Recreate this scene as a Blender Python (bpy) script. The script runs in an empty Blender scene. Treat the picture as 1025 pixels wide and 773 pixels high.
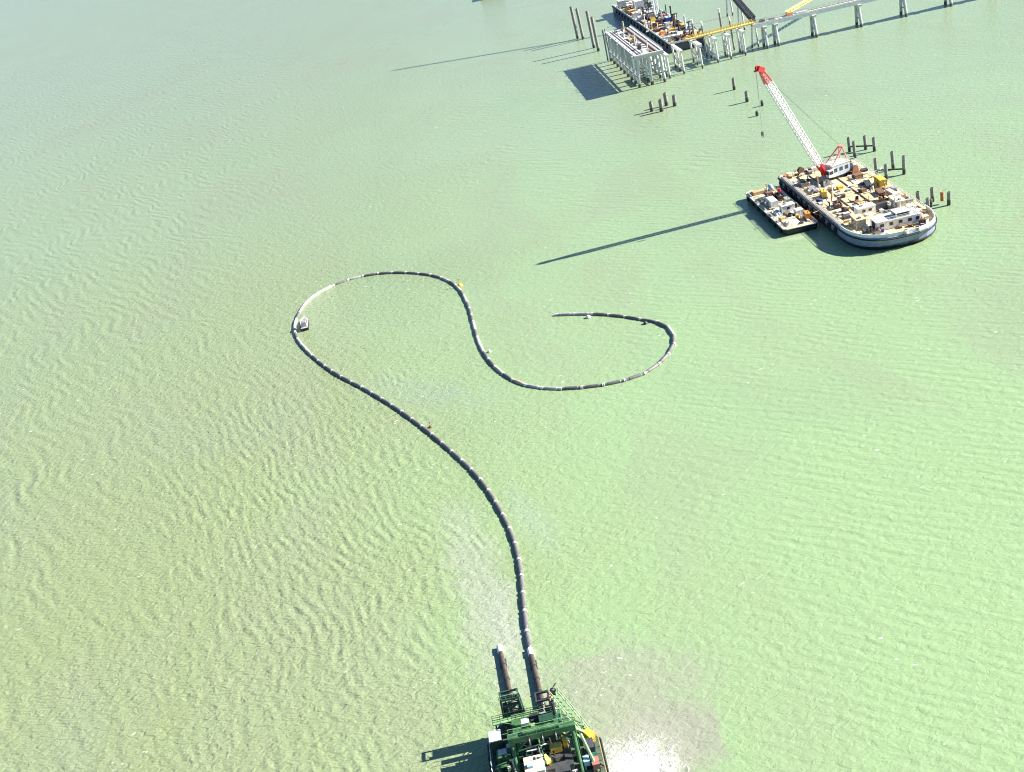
import bpy, math, random
from mathutils import Vector, Matrix
R = math.radians
random.seed(7)
S = bpy.context.scene
COL = S.collection

# ------------------------------------------------------------------ camera
cd = bpy.data.cameras.new('camera'); cam = bpy.data.objects.new('camera', cd); COL.objects.link(cam); S.camera = cam
FPX, PITCH, ROLL, CAMH = 1100.0, R(26.5), R(13.0), 140.0
cd.sensor_fit = 'HORIZONTAL'; cd.sensor_width = 36.0; cd.lens = FPX/1025*36.0; cd.clip_start = 1.0; cd.clip_end = 60000
_R = Vector((1, 0, 0)); _F = Vector((0, math.cos(PITCH), -math.sin(PITCH))); _U = Vector((0, math.sin(PITCH), math.cos(PITCH)))
_r = _R*math.cos(ROLL) - _U*math.sin(ROLL); _u = _R*math.sin(ROLL) + _U*math.cos(ROLL)
m = Matrix((_r, _u, -_F)).transposed().to_4x4(); m.translation = (0, 0, CAMH); cam.matrix_world = m

# ------------------------------------------------------------------ sky, sun, exposure
SUN_EL, SUN_AZ = R(31.0), R(90.5)           # azimuth clockwise from +Y: the sun stands on the right
w = bpy.data.worlds.new('World'); S.world = w; w.use_nodes = True
wn = w.node_tree; bg = wn.nodes['Background']
sk = wn.nodes.new('ShaderNodeTexSky'); sk.sky_type = 'NISHITA'; sk.sun_disc = False
sk.sun_elevation = SUN_EL; sk.sun_rotation = SUN_AZ; sk.air_density = 1.0; sk.dust_density = 0.3; sk.ozone_density = 7.0
wn.links.new(sk.outputs[0], bg.inputs['Color']); bg.inputs['Strength'].default_value = 0.05
sd = bpy.data.lights.new('sun', 'SUN'); sun = bpy.data.objects.new('sun', sd); COL.objects.link(sun)
sd.energy = 5.0; sd.angle = R(0.5); sd.color = (1.0, 0.94, 0.82)
sdir = Vector((math.sin(SUN_AZ)*math.cos(SUN_EL), math.cos(SUN_AZ)*math.cos(SUN_EL), math.sin(SUN_EL)))
sun.rotation_euler = sdir.to_track_quat('Z', 'Y').to_euler()
vs = S.view_settings; vs.view_transform = 'Standard'; vs.look = 'None'; vs.gamma = 1.0; vs.use_curve_mapping = False
vs.exposure = 1.65
S.cycles.max_bounces = 6; S.cycles.filter_width = 1.1

# ------------------------------------------------------------------ node helper
class NT:
    def __init__(s, name):
        s.m = bpy.data.materials.new(name); s.m.use_nodes = True
        s.t = s.m.node_tree; s.bsdf = s.t.nodes['Principled BSDF']
        s.co = s.t.nodes.new('ShaderNodeTexCoord').outputs['Object']
    def n(s, t): return s.t.nodes.new(t)
    def l(s, a, b):
        if hasattr(a, 'is_linked'): s.t.links.new(a, b)
        else: b.default_value = a
    def math(s, op, a, b=0.0, c=None, clamp=False):
        n = s.n('ShaderNodeMath'); n.operation = op; n.use_clamp = clamp
        s.l(a, n.inputs[0]); s.l(b, n.inputs[1])
        if c is not None: s.l(c, n.inputs[2])
        return n.outputs[0]
    def map(s, loc=(0, 0, 0), rot=(0, 0, 0), sc=(1, 1, 1), kind='POINT', co=None):
        n = s.n('ShaderNodeMapping'); n.vector_type = kind
        n.inputs['Location'].default_value = loc; n.inputs['Rotation'].default_value = rot; n.inputs['Scale'].default_value = sc
        s.l(co or s.co, n.inputs['Vector']); return n.outputs[0]
    def noise(s, co, scale, detail=3, rough=0.55, dist=0.0):
        n = s.n('ShaderNodeTexNoise'); s.l(co, n.inputs['Vector'])
        n.inputs['Scale'].default_value = scale; n.inputs['Detail'].default_value = detail
        n.inputs['Roughness'].default_value = rough; n.inputs['Distortion'].default_value = dist
        return n.outputs['Fac']
    def wave(s, co, scale, dist=2.0, detail=1.0, dscale=1.0):
        n = s.n('ShaderNodeTexWave'); n.wave_type = 'BANDS'; n.bands_direction = 'X'; n.wave_profile = 'SIN'
        s.l(co, n.inputs['Vector']); n.inputs['Scale'].default_value = scale; n.inputs['Distortion'].default_value = dist
        n.inputs['Detail'].default_value = detail; n.inputs['Detail Scale'].default_value = dscale
        return n.outputs['Fac']
    def ramp(s, v, a, b, lo=0.0, hi=1.0, smooth=True):
        n = s.n('ShaderNodeMapRange'); n.interpolation_type = 'SMOOTHSTEP' if smooth else 'LINEAR'
        s.l(v, n.inputs['Value']); n.inputs['From Min'].default_value = a; n.inputs['From Max'].default_value = b
        n.inputs['To Min'].default_value = lo; n.inputs['To Max'].default_value = hi
        return n.outputs['Result']
    def mix(s, f, a, b, mode='MIX'):
        n = s.n('ShaderNodeMix'); n.data_type = 'RGBA'; n.blend_type = mode
        s.l(f, n.inputs[0])
        for v, i in ((a, 6), (b, 7)):
            if isinstance(v, tuple): n.inputs[i].default_value = (*v, 1)
            else: s.l(v, n.inputs[i])
        return n.outputs[2]
    def ell(s, c, r, rot=0.0):                       # 1 in the middle, 0 on the ellipse
        v = s.map((*c, 0), (0, 0, rot), (*r, 1), 'TEXTURE')
        n = s.n('ShaderNodeVectorMath'); n.operation = 'LENGTH'; s.l(v, n.inputs[0])
        return s.math('SUBTRACT', 1.0, n.outputs['Value'])

MATS = {}
def mat(name, col, rough=0.55, var=0.25, rust=0.0, metal=0.0, scale=0.8, planks=None, tide=False, rustcol=(0.16, 0.07, 0.03)):
    if name in MATS: return MATS[name]
    k = NT(name)
    nz = k.noise(k.co, scale, 4, 0.65)
    c = k.mix(k.ramp(nz, 0.3, 0.7), tuple(x*(1-var) for x in col), tuple(min(1, x*(1+var*0.6)) for x in col))
    fine = k.noise(k.map(sc=(1, 1, 0.35)), scale*6, 3, 0.7)
    c = k.mix(k.ramp(fine, 0.35, 0.7, 0, 0.35*min(1, var*2)), c, tuple(x*0.45 for x in col))
    if planks:
        wv = k.wave(k.map(rot=(0, 0, planks[1])), planks[0], 0.0, 0.0)
        c = k.mix(k.ramp(wv, 0.0, 0.18, 0.55, 0.0), c, tuple(x*0.35 for x in col))
        bl = k.noise(k.map(rot=(0, 0, planks[1]), sc=(1.2, 0.08, 1)), 1.0, 2, 0.5)
        c = k.mix(k.ramp(bl, 0.35, 0.65, 0, 0.5), c, tuple(min(1, x*1.35) for x in col))
    if rust:
        rn = k.noise(k.map(sc=(1, 1, 0.4)), scale*2.2, 5, 0.7, 0.4)
        c = k.mix(k.ramp(rn, 0.68-0.3*rust, 0.80-0.3*rust, 0, 0.85), c, rustcol)
    if tide:                                         # weed and slime up to the high-water line
        sp = k.n('ShaderNodeSeparateXYZ'); k.l(k.co, sp.inputs[0])
        zz = k.math('ADD', sp.outputs[2], k.math('MULTIPLY', nz, 1.6))
        c = k.mix(k.ramp(zz, 2.0, 3.4, 0.9, 0.0), c, (0.035, 0.042, 0.026))
    k.l(c, k.bsdf.inputs['Base Color'])
    k.bsdf.inputs['Roughness'].default_value = rough; k.bsdf.inputs['Metallic'].default_value = metal
    MATS[name] = k.m; return k.m

white = mat('white_paint', (0.78, 0.78, 0.76), 0.45, 0.12, 0.15)
offwhite = mat('weathered_white', (0.62, 0.62, 0.58), 0.6, 0.22, 0.3)
concrete = mat('pale_concrete', (0.60, 0.585, 0.55), 0.85, 0.22)
conc_pile = mat('pile_concrete', (0.62, 0.63, 0.62), 0.8, 0.2, tide=True)
steel = mat('grey_steel', (0.30, 0.31, 0.32), 0.5, 0.3, 0.3)
darksteel = mat('dark_steel', (0.055, 0.06, 0.065), 0.5, 0.35, 0.25)
black = mat('black_rubber', (0.02, 0.02, 0.022), 0.8, 0.3)
rustm = mat('rusty_steel', (0.22, 0.10, 0.055), 0.75, 0.35, 0.5, rustcol=(0.12, 0.045, 0.02))
pileM = mat('pile_steel', (0.26, 0.245, 0.225), 0.65, 0.3, 0.35, tide=True)
spudM = mat('spud_steel', (0.075, 0.055, 0.048), 0.6, 0.3, 0.4)
timber = mat('deck_timber', (0.68, 0.51, 0.27), 0.85, 0.22, planks=(0.9, 0.0), scale=0.35)
sandy = mat('sandy_deck', (0.55, 0.45, 0.30), 0.9, 0.3, scale=0.5)
deckgrey = mat('deck_grey', (0.17, 0.17, 0.175), 0.8, 0.35, 0.35)
deckrust = mat('deck_rust', (0.26, 0.17, 0.12), 0.85, 0.35, 0.4)
wood = mat('raw_wood', (0.50, 0.36, 0.19), 0.85, 0.25)
brownwood = mat('brown_timber', (0.17, 0.10, 0.065), 0.85, 0.3)
hullblue = mat('hull_bluegrey', (0.22, 0.28, 0.36), 0.5, 0.2, 0.25)
hullblack = mat('hull_black', (0.022, 0.024, 0.03), 0.55, 0.3, 0.2)
green = mat('dredge_green', (0.055, 0.16, 0.065), 0.55, 0.4, 0.35)
dgreen = mat('dark_green', (0.022, 0.075, 0.045), 0.5, 0.3, 0.15)
lgreen = mat('pale_green', (0.24, 0.42, 0.20), 0.55, 0.35, 0.3)
teal = mat('teal_green', (0.035, 0.14, 0.095), 0.55, 0.35, 0.25)
yellow = mat('yellow_paint', (0.62, 0.42, 0.06), 0.5, 0.18, 0.12)
paleyellow = mat('pale_yellow', (0.80, 0.64, 0.20), 0.55, 0.18, 0.12)
orange = mat('orange_paint', (0.72, 0.26, 0.05), 0.55, 0.2, 0.15)
red = mat('red_paint', (0.62, 0.035, 0.04), 0.5, 0.18, 0.08)
pinkred = mat('faded_red', (0.72, 0.25, 0.22), 0.55, 0.18, 0.05)
blue = mat('blue_paint', (0.03, 0.12, 0.45), 0.45, 0.2, 0.1)
skyblue = mat('pale_blue', (0.36, 0.55, 0.72), 0.5, 0.15, 0.1)
bluegrey = mat('crane_bluegrey', (0.42, 0.50, 0.56), 0.45, 0.18, 0.12)
glass = mat('dark_glass', (0.02, 0.03, 0.04), 0.08, 0.2)
cream = mat('cream_sheet', (0.66, 0.60, 0.44), 0.8, 0.2)
pipeM = [mat('pipe_grey', (0.42, 0.40, 0.38), 0.5, 0.3, 0.2), mat('pipe_dark', (0.14, 0.135, 0.14), 0.5, 0.3, 0.2),
         mat('pipe_white', (0.66, 0.64, 0.61), 0.5, 0.22, 0.15), mat('pipe_rust', (0.50, 0.36, 0.29), 0.65, 0.3, 0.3)]

# ------------------------------------------------------------------ water
def make_water():
    k = NT('water'); P = k.co
    sep = k.n('ShaderNodeSeparateXYZ'); k.l(P, sep.inputs[0]); X, Y = sep.outputs[0], sep.outputs[1]
    big = k.noise(P, 0.011, 4, 0.55); mid = k.noise(P, 0.045, 4, 0.6)
    nb = k.math('SUBTRACT', big, 0.5); nm = k.math('SUBTRACT', mid, 0.5)
    # silty green: duller and greyer to the left of the pipeline, paler mint to the right
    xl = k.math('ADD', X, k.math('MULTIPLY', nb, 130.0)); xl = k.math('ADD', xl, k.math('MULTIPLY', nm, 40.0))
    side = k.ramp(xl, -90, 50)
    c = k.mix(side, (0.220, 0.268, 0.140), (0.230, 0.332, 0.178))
    far = k.ramp(k.math('ADD', Y, k.math('MULTIPLY', nb, 160.0)), 200, 620)
    c = k.mix(k.math('MULTIPLY', far, 0.7), c, (0.232, 0.304, 0.200))
    veryfar = k.ramp(k.math('ADD', Y, k.math('MULTIPLY', nb, 300.0)), 420, 1100)
    c = k.mix(k.math('MULTIPLY', veryfar, 0.5), c, (0.230, 0.268, 0.205))
    patch = k.noise(k.map(rot=(0, 0, 0.5), sc=(1, 0.45, 1)), 0.02, 4, 0.6, 0.6)
    c = k.mix(k.ramp(patch, 0.45, 0.68, 0, 0.45), c, (0.226, 0.256, 0.172))
    patch2 = k.noise(k.map((40, 10, 0), (0, 0, -0.4), (1, 0.5, 1)), 0.016, 4, 0.6, 0.5)
    c = k.mix(k.ramp(patch2, 0.5, 0.68, 0, 0.3), c, (0.195, 0.275, 0.170))
    # silt stirred up round the dredger, and the pale streak beside its pipe
    def blot(cen, rad, rot, col, amt, edge, wob):
        nonlocal c
        e = k.math('ADD', k.ell(cen, rad, rot), k.math('ADD', k.math('MULTIPLY', nm, wob), k.math('MULTIPLY', nb, wob*0.5)))
        c = k.mix(k.ramp(e, 0.0, edge, 0, amt), c, col)
    warp = k.noise(P, 0.06, 5, 0.65, 1.2); nw = k.math('SUBTRACT', warp, 0.5)
    def plume(cen, rad, rot, col, amt, edge, wob):
        nonlocal c
        e = k.math('ADD', k.ell(cen, rad, rot), k.math('MULTIPLY', nw, wob))
        c = k.mix(k.ramp(e, 0.0, edge, 0, amt), c, col)
    plume((7, 148), (20, 21), 0.3, (0.248, 0.276, 0.202), 0.9, 0.6, 1.6)
    plume((13, 136), (12, 15), 0.0, (0.246, 0.258, 0.202), 0.85, 0.65, 1.6)
    plume((8, 136), (10, 12), 0.0, (0.30, 0.31, 0.25), 0.7, 0.9, 1.2)
    plume((-16, 188), (9, 44), 0.12, (0.275, 0.312, 0.240), 0.75, 0.8, 1.5)
    plume((-11, 172), (6, 24), 0.05, (0.31, 0.34, 0.28), 0.6, 0.9, 1.4)
    plume((104, 341), (8, 2.5), 0.0, (0.33, 0.40, 0.30), 0.6, 0.8, 1.2)
    plume((-2.5, 212), (6, 24), 0.25, (0.25, 0.315, 0.245), 0.4, 1.0, 1.2)
    plume((-26, 290), (12, 40), 0.9, (0.23, 0.29, 0.24), 0.35, 0.9, 1.4)
    # boiling foam at the discharge
    fo = k.ell((5.8, 132.8), (9.8, 8.8), 0.2)
    f1 = k.noise(P, 0.28, 5, 0.65, 1.0); f2 = k.noise(k.map(sc=(0.7, 1, 1)), 1.5, 4, 0.7, 0.6)
    fe = k.math('ADD', fo, k.math('ADD', k.math('MULTIPLY', k.math('SUBTRACT', f1, 0.5), 1.2), k.math('MULTIPLY', k.math('SUBTRACT', f2, 0.5), 0.7)))
    foam = k.ramp(fe, 0.05, 0.95)
    # scattered small white flecks in the surface colour
    wc = k.noise(k.map(rot=(0, 0, 0.1), sc=(0.42, 0.8, 1)), 1.25, 2, 0.5, 0.3)
    wl = k.noise(P, 0.05, 3, 0.6)
    cap = k.ramp(k.math('ADD', wc, k.math('MULTIPLY', k.math('SUBTRACT', wl, 0.5), 0.42)), 0.735, 0.80)
    c = k.mix(k.math('MULTIPLY', cap, 0.75), c, (0.62, 0.66, 0.58))
    c = k.mix(k.math('MULTIPLY', foam, 0.92), c, (0.74, 0.76, 0.72))
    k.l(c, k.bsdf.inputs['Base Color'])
    # waves
    ph = k.noise(P, 0.022, 3, 0.5, 0.3); ph2 = k.noise(P, 0.09, 2, 0.5)
    amp1 = k.ramp(k.noise(P, 0.07, 3, 0.6), 0.30, 0.62, 0.15, 1.0); amp2 = k.ramp(k.noise(k.map((31, 7, 0)), 0.06, 3, 0.6), 0.32, 0.64, 0.12, 1.0)
    def train(ang, wl_, amp, mask, warp_m, env):
        # a train of waves: its phase bends with slow noise, its height comes and goes
        d = k.math('ADD', k.math('MULTIPLY', X, math.cos(ang)), k.math('MULTIPLY', Y, math.sin(ang)))
        d = k.math('ADD', d, k.math('ADD', k.math('MULTIPLY', ph, warp_m), k.math('MULTIPLY', ph2, wl_*0.7)))
        v = k.math('SINE', k.math('MULTIPLY', d, 2*math.pi/wl_))
        return k.math('MULTIPLY', k.math('MULTIPLY', v, k.math('MULTIPLY', env, amp)), mask)
    def chop(ang, wl_, amp, mask, stretch=0.2):
        v = k.noise(k.map(rot=(0, 0, ang), sc=(wl_, wl_/stretch, 1), kind='TEXTURE'), 1.0, 1.5, 0.45, 0.35)
        return k.math('MULTIPLY', k.math('MULTIPLY', v, amp), mask)
    mA = k.ramp(k.math('ADD', k.ell((-60, 240), (50, 140), 0.22), k.math('MULTIPLY', nm, 1.6)), 0.0, 0.7, 0.12, 1.0)
    mB = k.ramp(k.math('ADD', X, k.math('MULTIPLY', nm, 70.0)), 5, 60, 0.15, 1.0)
    mC = k.ramp(k.math('ADD', X, k.math('MULTIPLY', nm, 120.0)), -50, -150, 0.1, 1.0)
    mD = k.ramp(k.math('ADD', k.ell((70, 560), (130, 230), 0.2), nm), 0.0, 0.5)
    h = train(R(17), 2.8, 0.050, mA, 20.0, amp1)
    h = k.math('ADD', h, train(R(33), 3.6, 0.038, mA, 16.0, amp2))
    h = k.math('ADD', h, train(R(50), 2.8, 0.026, mB, 14.0, amp1))
    h = k.math('ADD', h, train(R(37), 6.0, 0.065, mC, 30.0, amp1))
    h = k.math('ADD', h, train(R(28), 4.2, 0.045, mC, 28.0, amp2))
    h = k.math('ADD', h, train(R(60), 6.0, 0.065, mD, 34.0, amp2))
    h = k.math('ADD', h, chop(R(17), 1.8, 0.25, mA, 0.3))
    h = k.math('ADD', h, chop(R(50), 2.4, 0.18, mB, 0.13))
    r1 = k.noise(k.map(rot=(0, 0, 0.35), sc=(0.6, 1.0, 1)), 0.75, 3, 0.6, 0.5)
    r2 = k.noise(k.map(rot=(0, 0, -0.2), sc=(0.55, 1.0, 1)), 1.9, 3, 0.62, 0.4)
    r3 = k.noise(k.map(rot=(0, 0, 0.1), sc=(0.45, 1.0, 1)), 3.6, 2, 0.6, 0.3)
    rough_side = k.ramp(xl, -70, 40, 1.0, 0.5)
    h = k.math('ADD', h, k.math('MULTIPLY', k.math('MULTIPLY', r1, 0.52), rough_side))
    h = k.math('ADD', h, k.math('MULTIPLY', k.math('ADD', k.math('MULTIPLY', r2, 0.19), k.math('MULTIPLY', r3, 0.07)), rough_side))
    h = k.math('ADD', h, k.math('MULTIPLY', foam, k.math('MULTIPLY', f2, 0.5)))
    b = k.n('ShaderNodeBump'); b.inputs['Strength'].default_value = 1.0; b.inputs['Distance'].default_value = 1.0
    k.l(h, b.inputs['Height']); k.l(b.outputs[0], k.bsdf.inputs['Normal'])
    k.bsdf.inputs['Roughness'].default_value = 0.22; k.bsdf.inputs['Specular IOR Level'].default_value = 0.34; k.bsdf.inputs['IOR'].default_value = 1.33
    return k.m
waterM = make_water()

# ------------------------------------------------------------------ mesh builder
class B:
    def __init__(s): s.v = []; s.f = []
    def add(s, vs, fs):
        o = len(s.v); s.v += [tuple(v) for v in vs]; s.f += [tuple(i+o for i in f) for f in fs]; return s
    def box(s, c, d, rz=0.0, ry=0.0, top=1.0):
        x, y, z = d[0]/2, d[1]/2, d[2]/2
        M = Matrix.Rotation(rz, 3, 'Z') @ Matrix.Rotation(ry, 3, 'Y')
        vs = []
        for k, t in ((-z, 1.0), (z, top)):
            for (a, b) in ((-x, -y), (x, -y), (x, y), (-x, y)): vs.append(Vector(c) + M @ Vector((a*t, b*t, k)))
        return s.add(vs, [(3, 2, 1, 0), (4, 5, 6, 7), (0, 1, 5, 4), (1, 2, 6, 5), (2, 3, 7, 6), (3, 0, 4, 7)])
    def tube(s, p0, p1, r, r1=None, n=8, cap=True, hollow=0.0):
        p0, p1 = Vector(p0), Vector(p1); r1 = r if r1 is None else r1
        q = (p1-p0).to_track_quat('Z', 'Y'); vs = []
        for p, rr in ((p0, r), (p1, r1)):
            for i in range(n):
                a = 2*math.pi*(i+0.5)/n; vs.append(p + q @ Vector((rr*math.cos(a), rr*math.sin(a), 0)))
        fs = [(i, (i+1) % n, n+(i+1) % n, n+i) for i in range(n)]
        if hollow:
            ri = r1*0.8; d = (p1-p0).normalized()*hollow
            for i in range(n):
                a = 2*math.pi*(i+0.5)/n; vs.append(p1 + q @ Vector((ri*math.cos(a), ri*math.sin(a), 0)))
            for i in range(n): vs.append(vs[2*n+i] - d)
            fs += [(n+i, n+(i+1) % n, 2*n+(i+1) % n, 2*n+i) for i in range(n)]
            fs += [(2*n+i, 2*n+(i+1) % n, 3*n+(i+1) % n, 3*n+i) for i in range(n)]
            fs += [tuple(range(3*n, 4*n)), tuple(range(n-1, -1, -1))]
        elif cap: fs += [tuple(range(n-1, -1, -1)), tuple(range(n, 2*n))]
        return s.add(vs, fs)
    def path(s, pts, r, n=6):
        for a, b in zip(pts[:-1], pts[1:]): s.tube(a, b, r, n=n)
        return s
    def poly(s, pts, z0, z1, inset=0.0, cen=None):
        n = len(pts); c = Vector((sum(p[0] for p in pts)/n, sum(p[1] for p in pts)/n)) if cen is None else Vector(cen)
        lo = [((p[0]-c.x)*(1-inset)+c.x, (p[1]-c.y)*(1-inset)+c.y, z0) for p in pts]
        return s.add(lo + [(p[0], p[1], z1) for p in pts],
                     [tuple(range(n-1, -1, -1)), tuple(range(n, 2*n))] + [(i, (i+1) % n, n+(i+1) % n, n+i) for i in range(n)])
    def torus(s, c, Rr, r, axis='Z', n=14, m=6):
        vs = []; fs = []
        for i in range(n):
            a = 2*math.pi*i/n
            for j in range(m):
                b = 2*math.pi*j/m; x, y, z = (Rr+r*math.cos(b))*math.cos(a), (Rr+r*math.cos(b))*math.sin(a), r*math.sin(b)
                p = (x, y, z) if axis == 'Z' else ((z, x, y) if axis == 'X' else (x, z, y))
                vs.append(Vector(c)+Vector(p)); fs.append((i*m+j, ((i+1) % n)*m+j, ((i+1) % n)*m+(j+1) % m, i*m+(j+1) % m))
        return s.add(vs, fs)
    def ball(s, c, r, n=10, m=6, sz=1.0):
        vs = [Vector(c)+Vector((0, 0, -r*sz))]; fs = []
        for j in range(1, m):
            t = math.pi*j/m - math.pi/2
            for i in range(n): a = 2*math.pi*i/n; vs.append(Vector(c)+Vector((r*math.cos(t)*math.cos(a), r*math.cos(t)*math.sin(a), r*math.sin(t)*sz)))
        vs.append(Vector(c)+Vector((0, 0, r*sz)))
        for i in range(n): fs.append((0, 1+(i+1) % n, 1+i)); fs.append((len(vs)-1, 1+(m-2)*n+i, 1+(m-2)*n+(i+1) % n))
        for j in range(m-2):
            for i in range(n): fs.append((1+j*n+i, 1+j*n+(i+1) % n, 1+(j+1)*n+(i+1) % n, 1+(j+1)*n+i))
        return s.add(vs, fs)
    def truss(s, p0, p1, w0, w1, n, rc, rl, up=(0, 0, 1)):
        p0, p1 = Vector(p0), Vector(p1); d = (p1-p0).normalized(); sx = d.cross(Vector(up)).normalized(); sy = sx.cross(d).normalized()
        cor = lambda t, i: p0.lerp(p1, t) + (sx*(1, 1, -1, -1)[i] + sy*(1, -1, -1, 1)[i])*((w0+(w1-w0)*t)/2)
        for i in range(4): s.tube(cor(0, i), cor(1, i), rc, n=5)
        for k in range(n):
            for i in range(4):
                a, b = k/n, (k+1)/n; j = (i+1) % 4
                s.tube(cor(a, i), cor(b, j), rl, n=4); s.tube(cor(b, i), cor(b, j), rl, n=4)
                s.tube(cor(a, j), cor(b, i), rl, n=4)
        return s
    def rail(s, pts, h=1.1, step=2.0, r=0.05):
        for a, b in zip(pts[:-1], pts[1:]):
            a, b = Vector(a), Vector(b); n = max(1, int((b-a).length/step))
            for z in (h, h*0.55): s.tube(a+Vector((0, 0, z)), b+Vector((0, 0, z)), r, n=4)
            for i in range(n+1): p = a.lerp(b, i/n); s.tube(p, p+Vector((0, 0, h)), r*1.2, n=4)
        return s
    def build(s, name, m, parent=None, smooth=False):
        me = bpy.data.meshes.new(name); me.from_pydata(s.v, [], s.f); me.materials.append(m)
        if smooth:
            for p in me.polygons: p.use_smooth = True
        me.update(); o = bpy.data.objects.new(name, me); COL.objects.link(o)
        if parent: o.parent = parent
        return o

def tag(o, label, cat, group=None, kind=None):
    if label: o['label'] = label
    if cat: o['category'] = cat
    if group: o['group'] = group
    if kind: o['kind'] = kind
    return o
def thing(name, label, cat, loc=(0, 0, 0), rz=0.0, group=None):
    o = bpy.data.objects.new(name, None); COL.objects.link(o); o.location = loc; o.rotation_euler = (0, 0, rz)
    return tag(o, label, cat, group)
def kids(o): return [c for c in bpy.data.objects if c.parent == o]
def dup(o, loc, rz, label, group=None):
    def rec(a, par):
        c = a.copy(); COL.objects.link(c); c.parent = par
        for ch in kids(a): rec(ch, c)
        return c
    r = rec(o, None); r.location = loc; r.rotation_euler = (0, 0, rz); r['label'] = label
    if group: r['group'] = group
    return r

# ------------------------------------------------------------------ the water sheet
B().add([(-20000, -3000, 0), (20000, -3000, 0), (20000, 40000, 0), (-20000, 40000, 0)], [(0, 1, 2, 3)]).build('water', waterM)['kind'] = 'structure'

# ------------------------------------------------------------------ kit of deck gear
def cabin(loc, rz, d, m, label, cat='cabin', name='deck_cabin', roofm=None, group=None, win=True):
    t = thing(name, label, cat, loc, rz, group); L, W, H = d
    B().box((0, 0, H/2), d).build('wall', m, t)
    B().box((0, 0, H+0.08), (L+0.35, W+0.35, 0.16)).build('roof', roofm or m, t)
    if win:
        for sx in (-1, 1):
            for i in range(max(1, int(L/2.4))):
                n = max(1, int(L/2.4)); x = (i-(n-1)/2)*2.2
                B().box((x, sx*(W/2+0.02), H*0.62), (1.1, 0.08, 0.8)).build('window', glass, t)
    dr = B().box((L/2+0.03, 0.0, 1.0), (0.08, 0.9, 2.0)).build('door', steel, t)
    B().tube((L/2+0.1, 0.32, 1.0), (L/2+0.1, 0.32, 1.15), 0.04, n=5).build('handle', darksteel, dr)
    a = B().box((-L*0.2, 0, H+0.4), (1.0, 0.7, 0.5)).build('roof_vent', steel, t)
    return t
def container(loc, rz, m, label, group=None, d=(6.06, 2.44, 2.6), name='shipping_container'):
    t = thing(name, label, 'container', loc, rz, group); L, W, H = d
    b = B().box((0, 0, H/2), (L-0.1, W-0.1, H-0.04))
    for i in range(int(L/0.4)):
        for s in (-1, 1): b.box((-L/2+0.3+i*0.4, s*(W/2-0.02), H/2), (0.2, 0.08, H-0.3))
    for s in (-1, 1):
        for u in (-1, 1): b.box((u*(L/2-0.08), s*(W/2-0.08), H/2), (0.18, 0.18, H))
    b.build('body', m, t)
    dr = B().box((L/2+0.02, -W/4, H/2), (0.08, W/2-0.15, H-0.3)).box((L/2+0.02, W/4, H/2), (0.08, W/2-0.15, H-0.3)).build('door', m, t)
    lk = B()
    for y in (-0.8, -0.3, 0.3, 0.8): lk.tube((L/2+0.1, y, 0.2), (L/2+0.1, y, H-0.2), 0.03, n=4)
    lk.build('lock_bar', steel, dr)
    return t
def generator(loc, rz, m, label, s=1.0, group=None):
    t = thing('generator', label, 'generator', loc, rz, group)
    B().box((0, 0, 0.15*s), (3.6*s, 1.7*s, 0.3*s)).build('skid', darksteel, t)
    B().box((0, 0, 1.1*s), (3.2*s, 1.4*s, 1.6*s), top=0.94).build('housing', m, t)
    B().tube((-1.0*s, 0, 1.8*s), (-1.0*s, 0, 2.7*s), 0.11*s, n=8).build('exhaust_pipe', rustm, t)
    B().box((1.2*s, 0.72*s, 1.1*s), (0.7*s, 0.08, 0.9*s)).build('grille', black, t)
    return t
def winch(loc, rz, m, label, s=1.0, group=None):
    t = thing('winch', label, 'winch', loc, rz, group)
    B().box((0, 0, 0.12*s), (2.6*s, 2.2*s, 0.24*s)).box((0, -0.95*s, 0.8*s), (1.7*s, 0.14*s, 1.3*s), top=0.6).box((0, 0.95*s, 0.8*s), (1.7*s, 0.14*s, 1.3*s), top=0.6).build('frame', m, t)
    B().tube((0, -0.86*s, 0.95*s), (0, 0.86*s, 0.95*s), 0.55*s, n=12).torus((0, -0.8*s, 0.95*s), 0.7*s, 0.1*s, 'Y').torus((0, 0.8*s, 0.95*s), 0.7*s, 0.1*s, 'Y').build('drum', rustm, t)
    B().box((0.9*s, 1.3*s, 0.6*s), (0.8*s, 0.7*s, 0.8*s)).build('motor', blue if m is not blue else steel, t)
    return t
def skip(loc, rz, m, label, d=(4.0, 1.9, 1.4), group=None):
    t = thing('skip_bin', label, 'skip', loc, rz, group); L, W, H = d
    b = B(); T = 0.1
    b.box((0, 0, T), (L*0.8, W*0.9, T))
    b.box((0, -W/2+T/2, H/2+T), (L, T, H)).box((0, W/2-T/2, H/2+T), (L, T, H))
    b.box((-L/2+T/2, 0, H/2+T), (T, W-2*T-0.01, H)).box((L/2-T/2, 0, H/2+T), (T, W-2*T-0.01, H)); b.build('bin', m, t)
    f = B()
    for i in range(9): f.box((random.uniform(-L*.36, L*.36), random.uniform(-W*.3, W*.3), H*0.65+random.uniform(0, .35)), (random.uniform(.4, 1.1), random.uniform(.2, .7), random.uniform(.2, .5)), random.uniform(0, 3))
    f.build('scrap', deckrust, t)
    return t
def timber_stack(loc, rz, m, label, d=(5.0, 1.8, 1.0), group=None, name='timber_stack', cat='timber stack'):
    b = B(); L, W, H = d; nz = max(1, int(H/0.3)); ny = max(2, int(W/0.36))
    for k in range(nz):
        for j in range(ny): b.box((random.uniform(-.25, .25), (j-(ny-1)/2)*W/ny, 0.05+(k+0.5)*H/nz), (L*random.uniform(.9, 1.0), W/ny*0.88, H/nz*0.86))
    o = b.build(name, m); o.location = loc; o.rotation_euler = (0, 0, rz)
    return tag(o, label, cat, group)
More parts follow.
